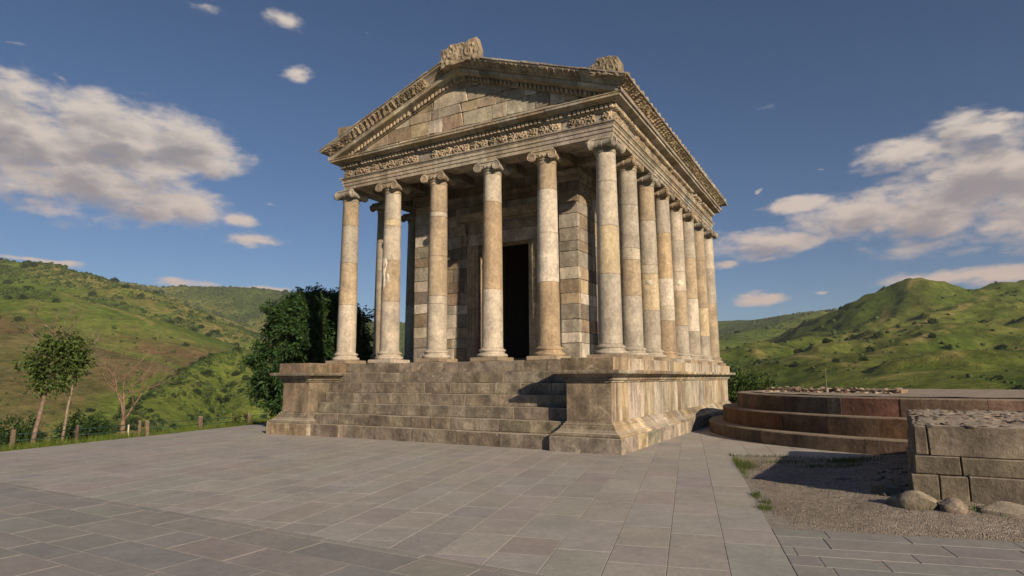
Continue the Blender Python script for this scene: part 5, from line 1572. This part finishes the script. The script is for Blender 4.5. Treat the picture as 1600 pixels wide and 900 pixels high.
# trees stand just outside the fence on the left
small_tree('young_tree', (-16.4, -7.45, -0.35), 'leafy young tree with a leaning trunk at the far left of the fence', (0.02, 0.12), 3.7,
           [(0.0, 0.45, 2.7, 0.72, 0.42, 0.40), (0.1, 0.55, 3.3, 0.55, 0.45, 0.28), (0.05, 0.35, 2.05, 0.5, 0.24, 0.20), (-0.2, 0.0, 2.75, 0.45, 0.3, 0.12)], LGREEN, (0.16, 0.12, 0.09), 51, 3300)
small_tree('young_tree', (-16.4, -6.60, -0.35), 'slender pale-trunked young tree with a small leafy crown, second from the left', (0.02, 0.09), 3.4,
           [(0.0, 0.15, 2.85, 0.5, 0.42, 0.6), (0.0, 0.20, 3.3, 0.4, 0.3, 0.4)], LGREEN, (0.20, 0.16, 0.125), 52, 1300, thin=0.6)
def bare_tree(loc, label, seed, h):
    rt = empty('bare_tree', loc); tag(rt, label, 'tree'); rnd = random.Random(seed); out, tips = [], []
    for (dx, dy, l) in ((0.08, 0.03, 1.0), (-0.32, 0.0, 0.85), (0.42, 0.15, 0.8)):
        grow((0, 0, 0.55*h*0.3), (dx, dy, 1), h*0.34*l, 0.042, 5, rnd, out, tips, 0.24, (3, 3), 0.72, 0.12)
    out.append(([(0, 0, -0.3), (0.02, 0, 0.25), (0, 0, 0.6*h*0.3)], [0.10, 0.085, 0.07]))
    bark_obj('trunk', out, rt, (0.17, 0.115, 0.085)); return rt
bare_tree((-16.3, -4.75, -0.35), 'leafless reddish tree with a fan of fine branches behind the fence', 61, 4.5)

def bush(loc, label, rx, rz_, seed, nleaf, col, ll=0.12, lw=0.03):
    rt = empty('bush', loc); tag(rt, label, 'bush'); r = np.random.default_rng(seed); rnd = random.Random(seed)
    g_ = r.normal(size=(nleaf//30+1, 3)); g_[:, 2] = np.abs(g_[:, 2]); g_ /= np.linalg.norm(g_, axis=1)[:, None]; g_ *= r.uniform(0.3, 1, (len(g_), 1))**0.5
    cc = g_*np.array([rx, rx*0.8, rz_])*r.uniform(0.8, 1.15, (len(g_), 1)); w = r.integers(0, len(cc), nleaf)
    V, F = leaves(cc[w]+r.normal(size=(nleaf, 3))*rx*0.09, g_[w]+r.normal(size=(nleaf, 3))*0.6+np.array([0, 0, 0.3]), ll, lw, r, 0.1)
    leaf_obj('foliage', V, F, rt, col, r, 0.4)
    tb = [([(0, 0, -0.4), tuple(c*0.6), tuple(c)], [0.03, 0.02, 0.008]) for c in cc[::6]]
    bark_obj('stem', tb, rt, (0.09, 0.07, 0.05)); return rt
bush((-18.6, -6.9, -0.85), 'dark green bush behind the fence, left of the slender pale trunk', 1.0, 1.45, 71, 4200, (0.034, 0.066, 0.02))
bush((-18.4, -4.9, -0.75), 'dark green bush behind the fence, right of the slender pale trunk', 1.05, 1.4, 72, 4200, (0.034, 0.066, 0.02))
bush((-16.9, 0.5, -0.35), 'small dry twiggy bush by the paving beside the podium corner', 0.7, 0.75, 73, 1500, (0.075, 0.085, 0.03), 0.12, 0.012)
bush((-1.2, 30.0, -0.1), 'bright green bush behind the right rear corner of the temple', 2.2, 2.3, 74, 6500, (0.055, 0.095, 0.022), 0.2, 0.05)
bush((-3.6, 30.5, -0.1), 'taller green bush hidden mostly behind the temple podium at right', 1.6, 3.0, 75, 4000, (0.050, 0.088, 0.022), 0.2, 0.05)

# ================================================================== FENCE
fence = tag(empty('fence', (-15.6, -4.5, 0)), 'low fence of stub posts with green pipe rails along the left edge', 'fence')
finv = Matrix.Translation((15.6, 4.5, 0))
frng = random.Random(2)
FP = [(-14.35, -10.6), (-14.9, -8.55), (-15.35, -6.65), (-15.95, -4.35), (-15.98, -4.05), (-16.05, -2.0), (-16.6, 0.6), (-17.2, 3.0)]
for i, (x, y) in enumerate(FP):
    w = frng.uniform(0.05, 0.075); h = frng.uniform(0.40, 0.50); dx, dy = frng.uniform(-0.03, 0.03), frng.uniform(-0.03, 0.03)
    C = [[[(x+a*w*(0.9 if c else 1)+dx*c, y+b*w+dy*c, -0.4 if c == 0 else h) for c in (0, 1)] for b in (-1, 1)] for a in (-1, 1)]
    o = block('post', C, 'rubble', fence, pick([(0.17, 0.13, 0.10), (0.20, 0.155, 0.12)], frng), 0.025, 0.015, frng); o.matrix_parent_inverse = finv
for z in (0.12, 0.30):
    for (a, b) in zip(FP[:-1], FP[1:]):
        if a == FP[3]: continue
        sag = 0.02
        V, F = tube([(a[0], a[1], z+0.02), ((a[0]+b[0])/2, (a[1]+b[1])/2, z+0.02-sag), (b[0], b[1], z+0.02)], [0.011]*3, 7)
        o = mesh_obj('rail', V, F, 'green_metal', fence, None, True); o.matrix_parent_inverse = finv
V, F = tube([(-15.75, -4.85, -0.3), (-15.75, -4.85, 0.32)], [0.03, 0.025], 8)
tag(mesh_obj('stake', V, F, 'rubble', None, (0.62, 0.58, 0.52)), 'short whitewashed stake at the foot of the leafless tree', 'stake')

# ================================================================== GRASS
def grass(name, P, hmin, hmax, col, r, label, w=0.006):
    n = len(P); a = r.uniform(0, 6.28, n); h = r.uniform(hmin, hmax, n); ln = r.uniform(0.1, 0.6, n)*h
    dx, dy = np.cos(a), np.sin(a); b = r.uniform(0, 6.28, n); lx, ly = np.cos(b)*ln, np.sin(b)*ln
    V = np.stack([np.stack([P[:, 0]-dx*w, P[:, 1]-dy*w, P[:, 2]-0.02], -1), np.stack([P[:, 0]+dx*w, P[:, 1]+dy*w, P[:, 2]-0.02], -1), np.stack([P[:, 0]+lx, P[:, 1]+ly, P[:, 2]+h], -1)], 1).reshape(-1, 3)
    c = np.array(col)[None]*r.uniform(0.6, 1.4, (n, 1))*np.stack([r.uniform(0.8, 1.5, n), np.ones(n), np.ones(n)], -1)
    tag(np_mesh(name, V, np.arange(n*3).reshape(n, 3), 'leaf', np.repeat(c, 3, 0)), label, 'grass', kind='stuff')
g1 = np.random.default_rng(90)
n = 60000
t = g1.uniform(-0.55, 1.9, n); off = g1.uniform(0.02, 3.6, n)**1.0
gx = LE0[0]+(LE1[0]-LE0[0])*t-off*_ld[1]; gy = LE0[1]+(LE1[1]-LE0[1])*t+off*_ld[0]
gz = terrain_h(gx, gy)
kp = fbm(gx*0.9, gy*0.9, 3, 6) > 0.33
grass('grass', np.stack([gx, gy, gz], -1)[kp], 0.06, 0.30, (0.085, 0.140, 0.024), g1, 'green grass growing along the fence at the plaza edge', 0.008)
# weeds along the gravel edge and on the gravel
W_ = []
for (u_, v_, su, sv, m_) in ((3.12, -3.4, 0.05, 0.45, 500), (3.25, -3.9, 0.12, 0.4, 600), (3.12, -5.0, 0.04, 0.3, 120), (3.10, -7.4, 0.05, 0.12, 160), (3.12, -8.4, 0.06, 0.10, 160), (3.2, -7.9, 0.05, 0.06, 60), (3.9, -2.13, 0.7, 0.025, 500),
                            (4.1, -3.3, 0.35, 0.16, 300), (5.35, -3.3, 0.28, 0.2, 900), (5.1, -4.2, 0.25, 0.09, 200), (4.6, -4.0, 0.2, 0.06, 160), (5.9, -8.35, 0.12, 0.07, 120), (5.2, -8.3, 0.18, 0.08, 160)):
    uu = g1.normal(u_, su, m_); vv = g1.normal(v_, sv, m_); x_, y_ = xy(np.maximum(uu, G_U0-0.02), vv); W_.append(np.stack([x_, y_, gravel_z(x_, y_)], -1))
grass('weeds', np.concatenate(W_), 0.02, 0.10, (0.065, 0.105, 0.024), g1, 'patches of weeds growing on the gravel and along its edge', 0.006)

# ================================================================== HAZE over the valley
hz = MB(); hz.box(-2600, 1800, -400, 2600, -62, 260)
haze = hz.build('haze', None); tag(haze, 'thin warm evening haze filling the valley', 'haze', kind='stuff')
hm = bpy.data.materials.new('haze'); hm.use_nodes = True; hm.node_tree.nodes.clear(); HN = NT(hm.node_tree)
ho = HN.n('ShaderNodeOutputMaterial'); hv = HN.n('ShaderNodeVolumePrincipled'); HN.link(hv.outputs[0], ho.inputs['Volume'])
hv.inputs['Color'].default_value = (0.80, 0.86, 0.95, 1); hv.inputs['Density'].default_value = 0.00011; hv.inputs['Anisotropy'].default_value = 0.0
haze.data.materials.append(hm)
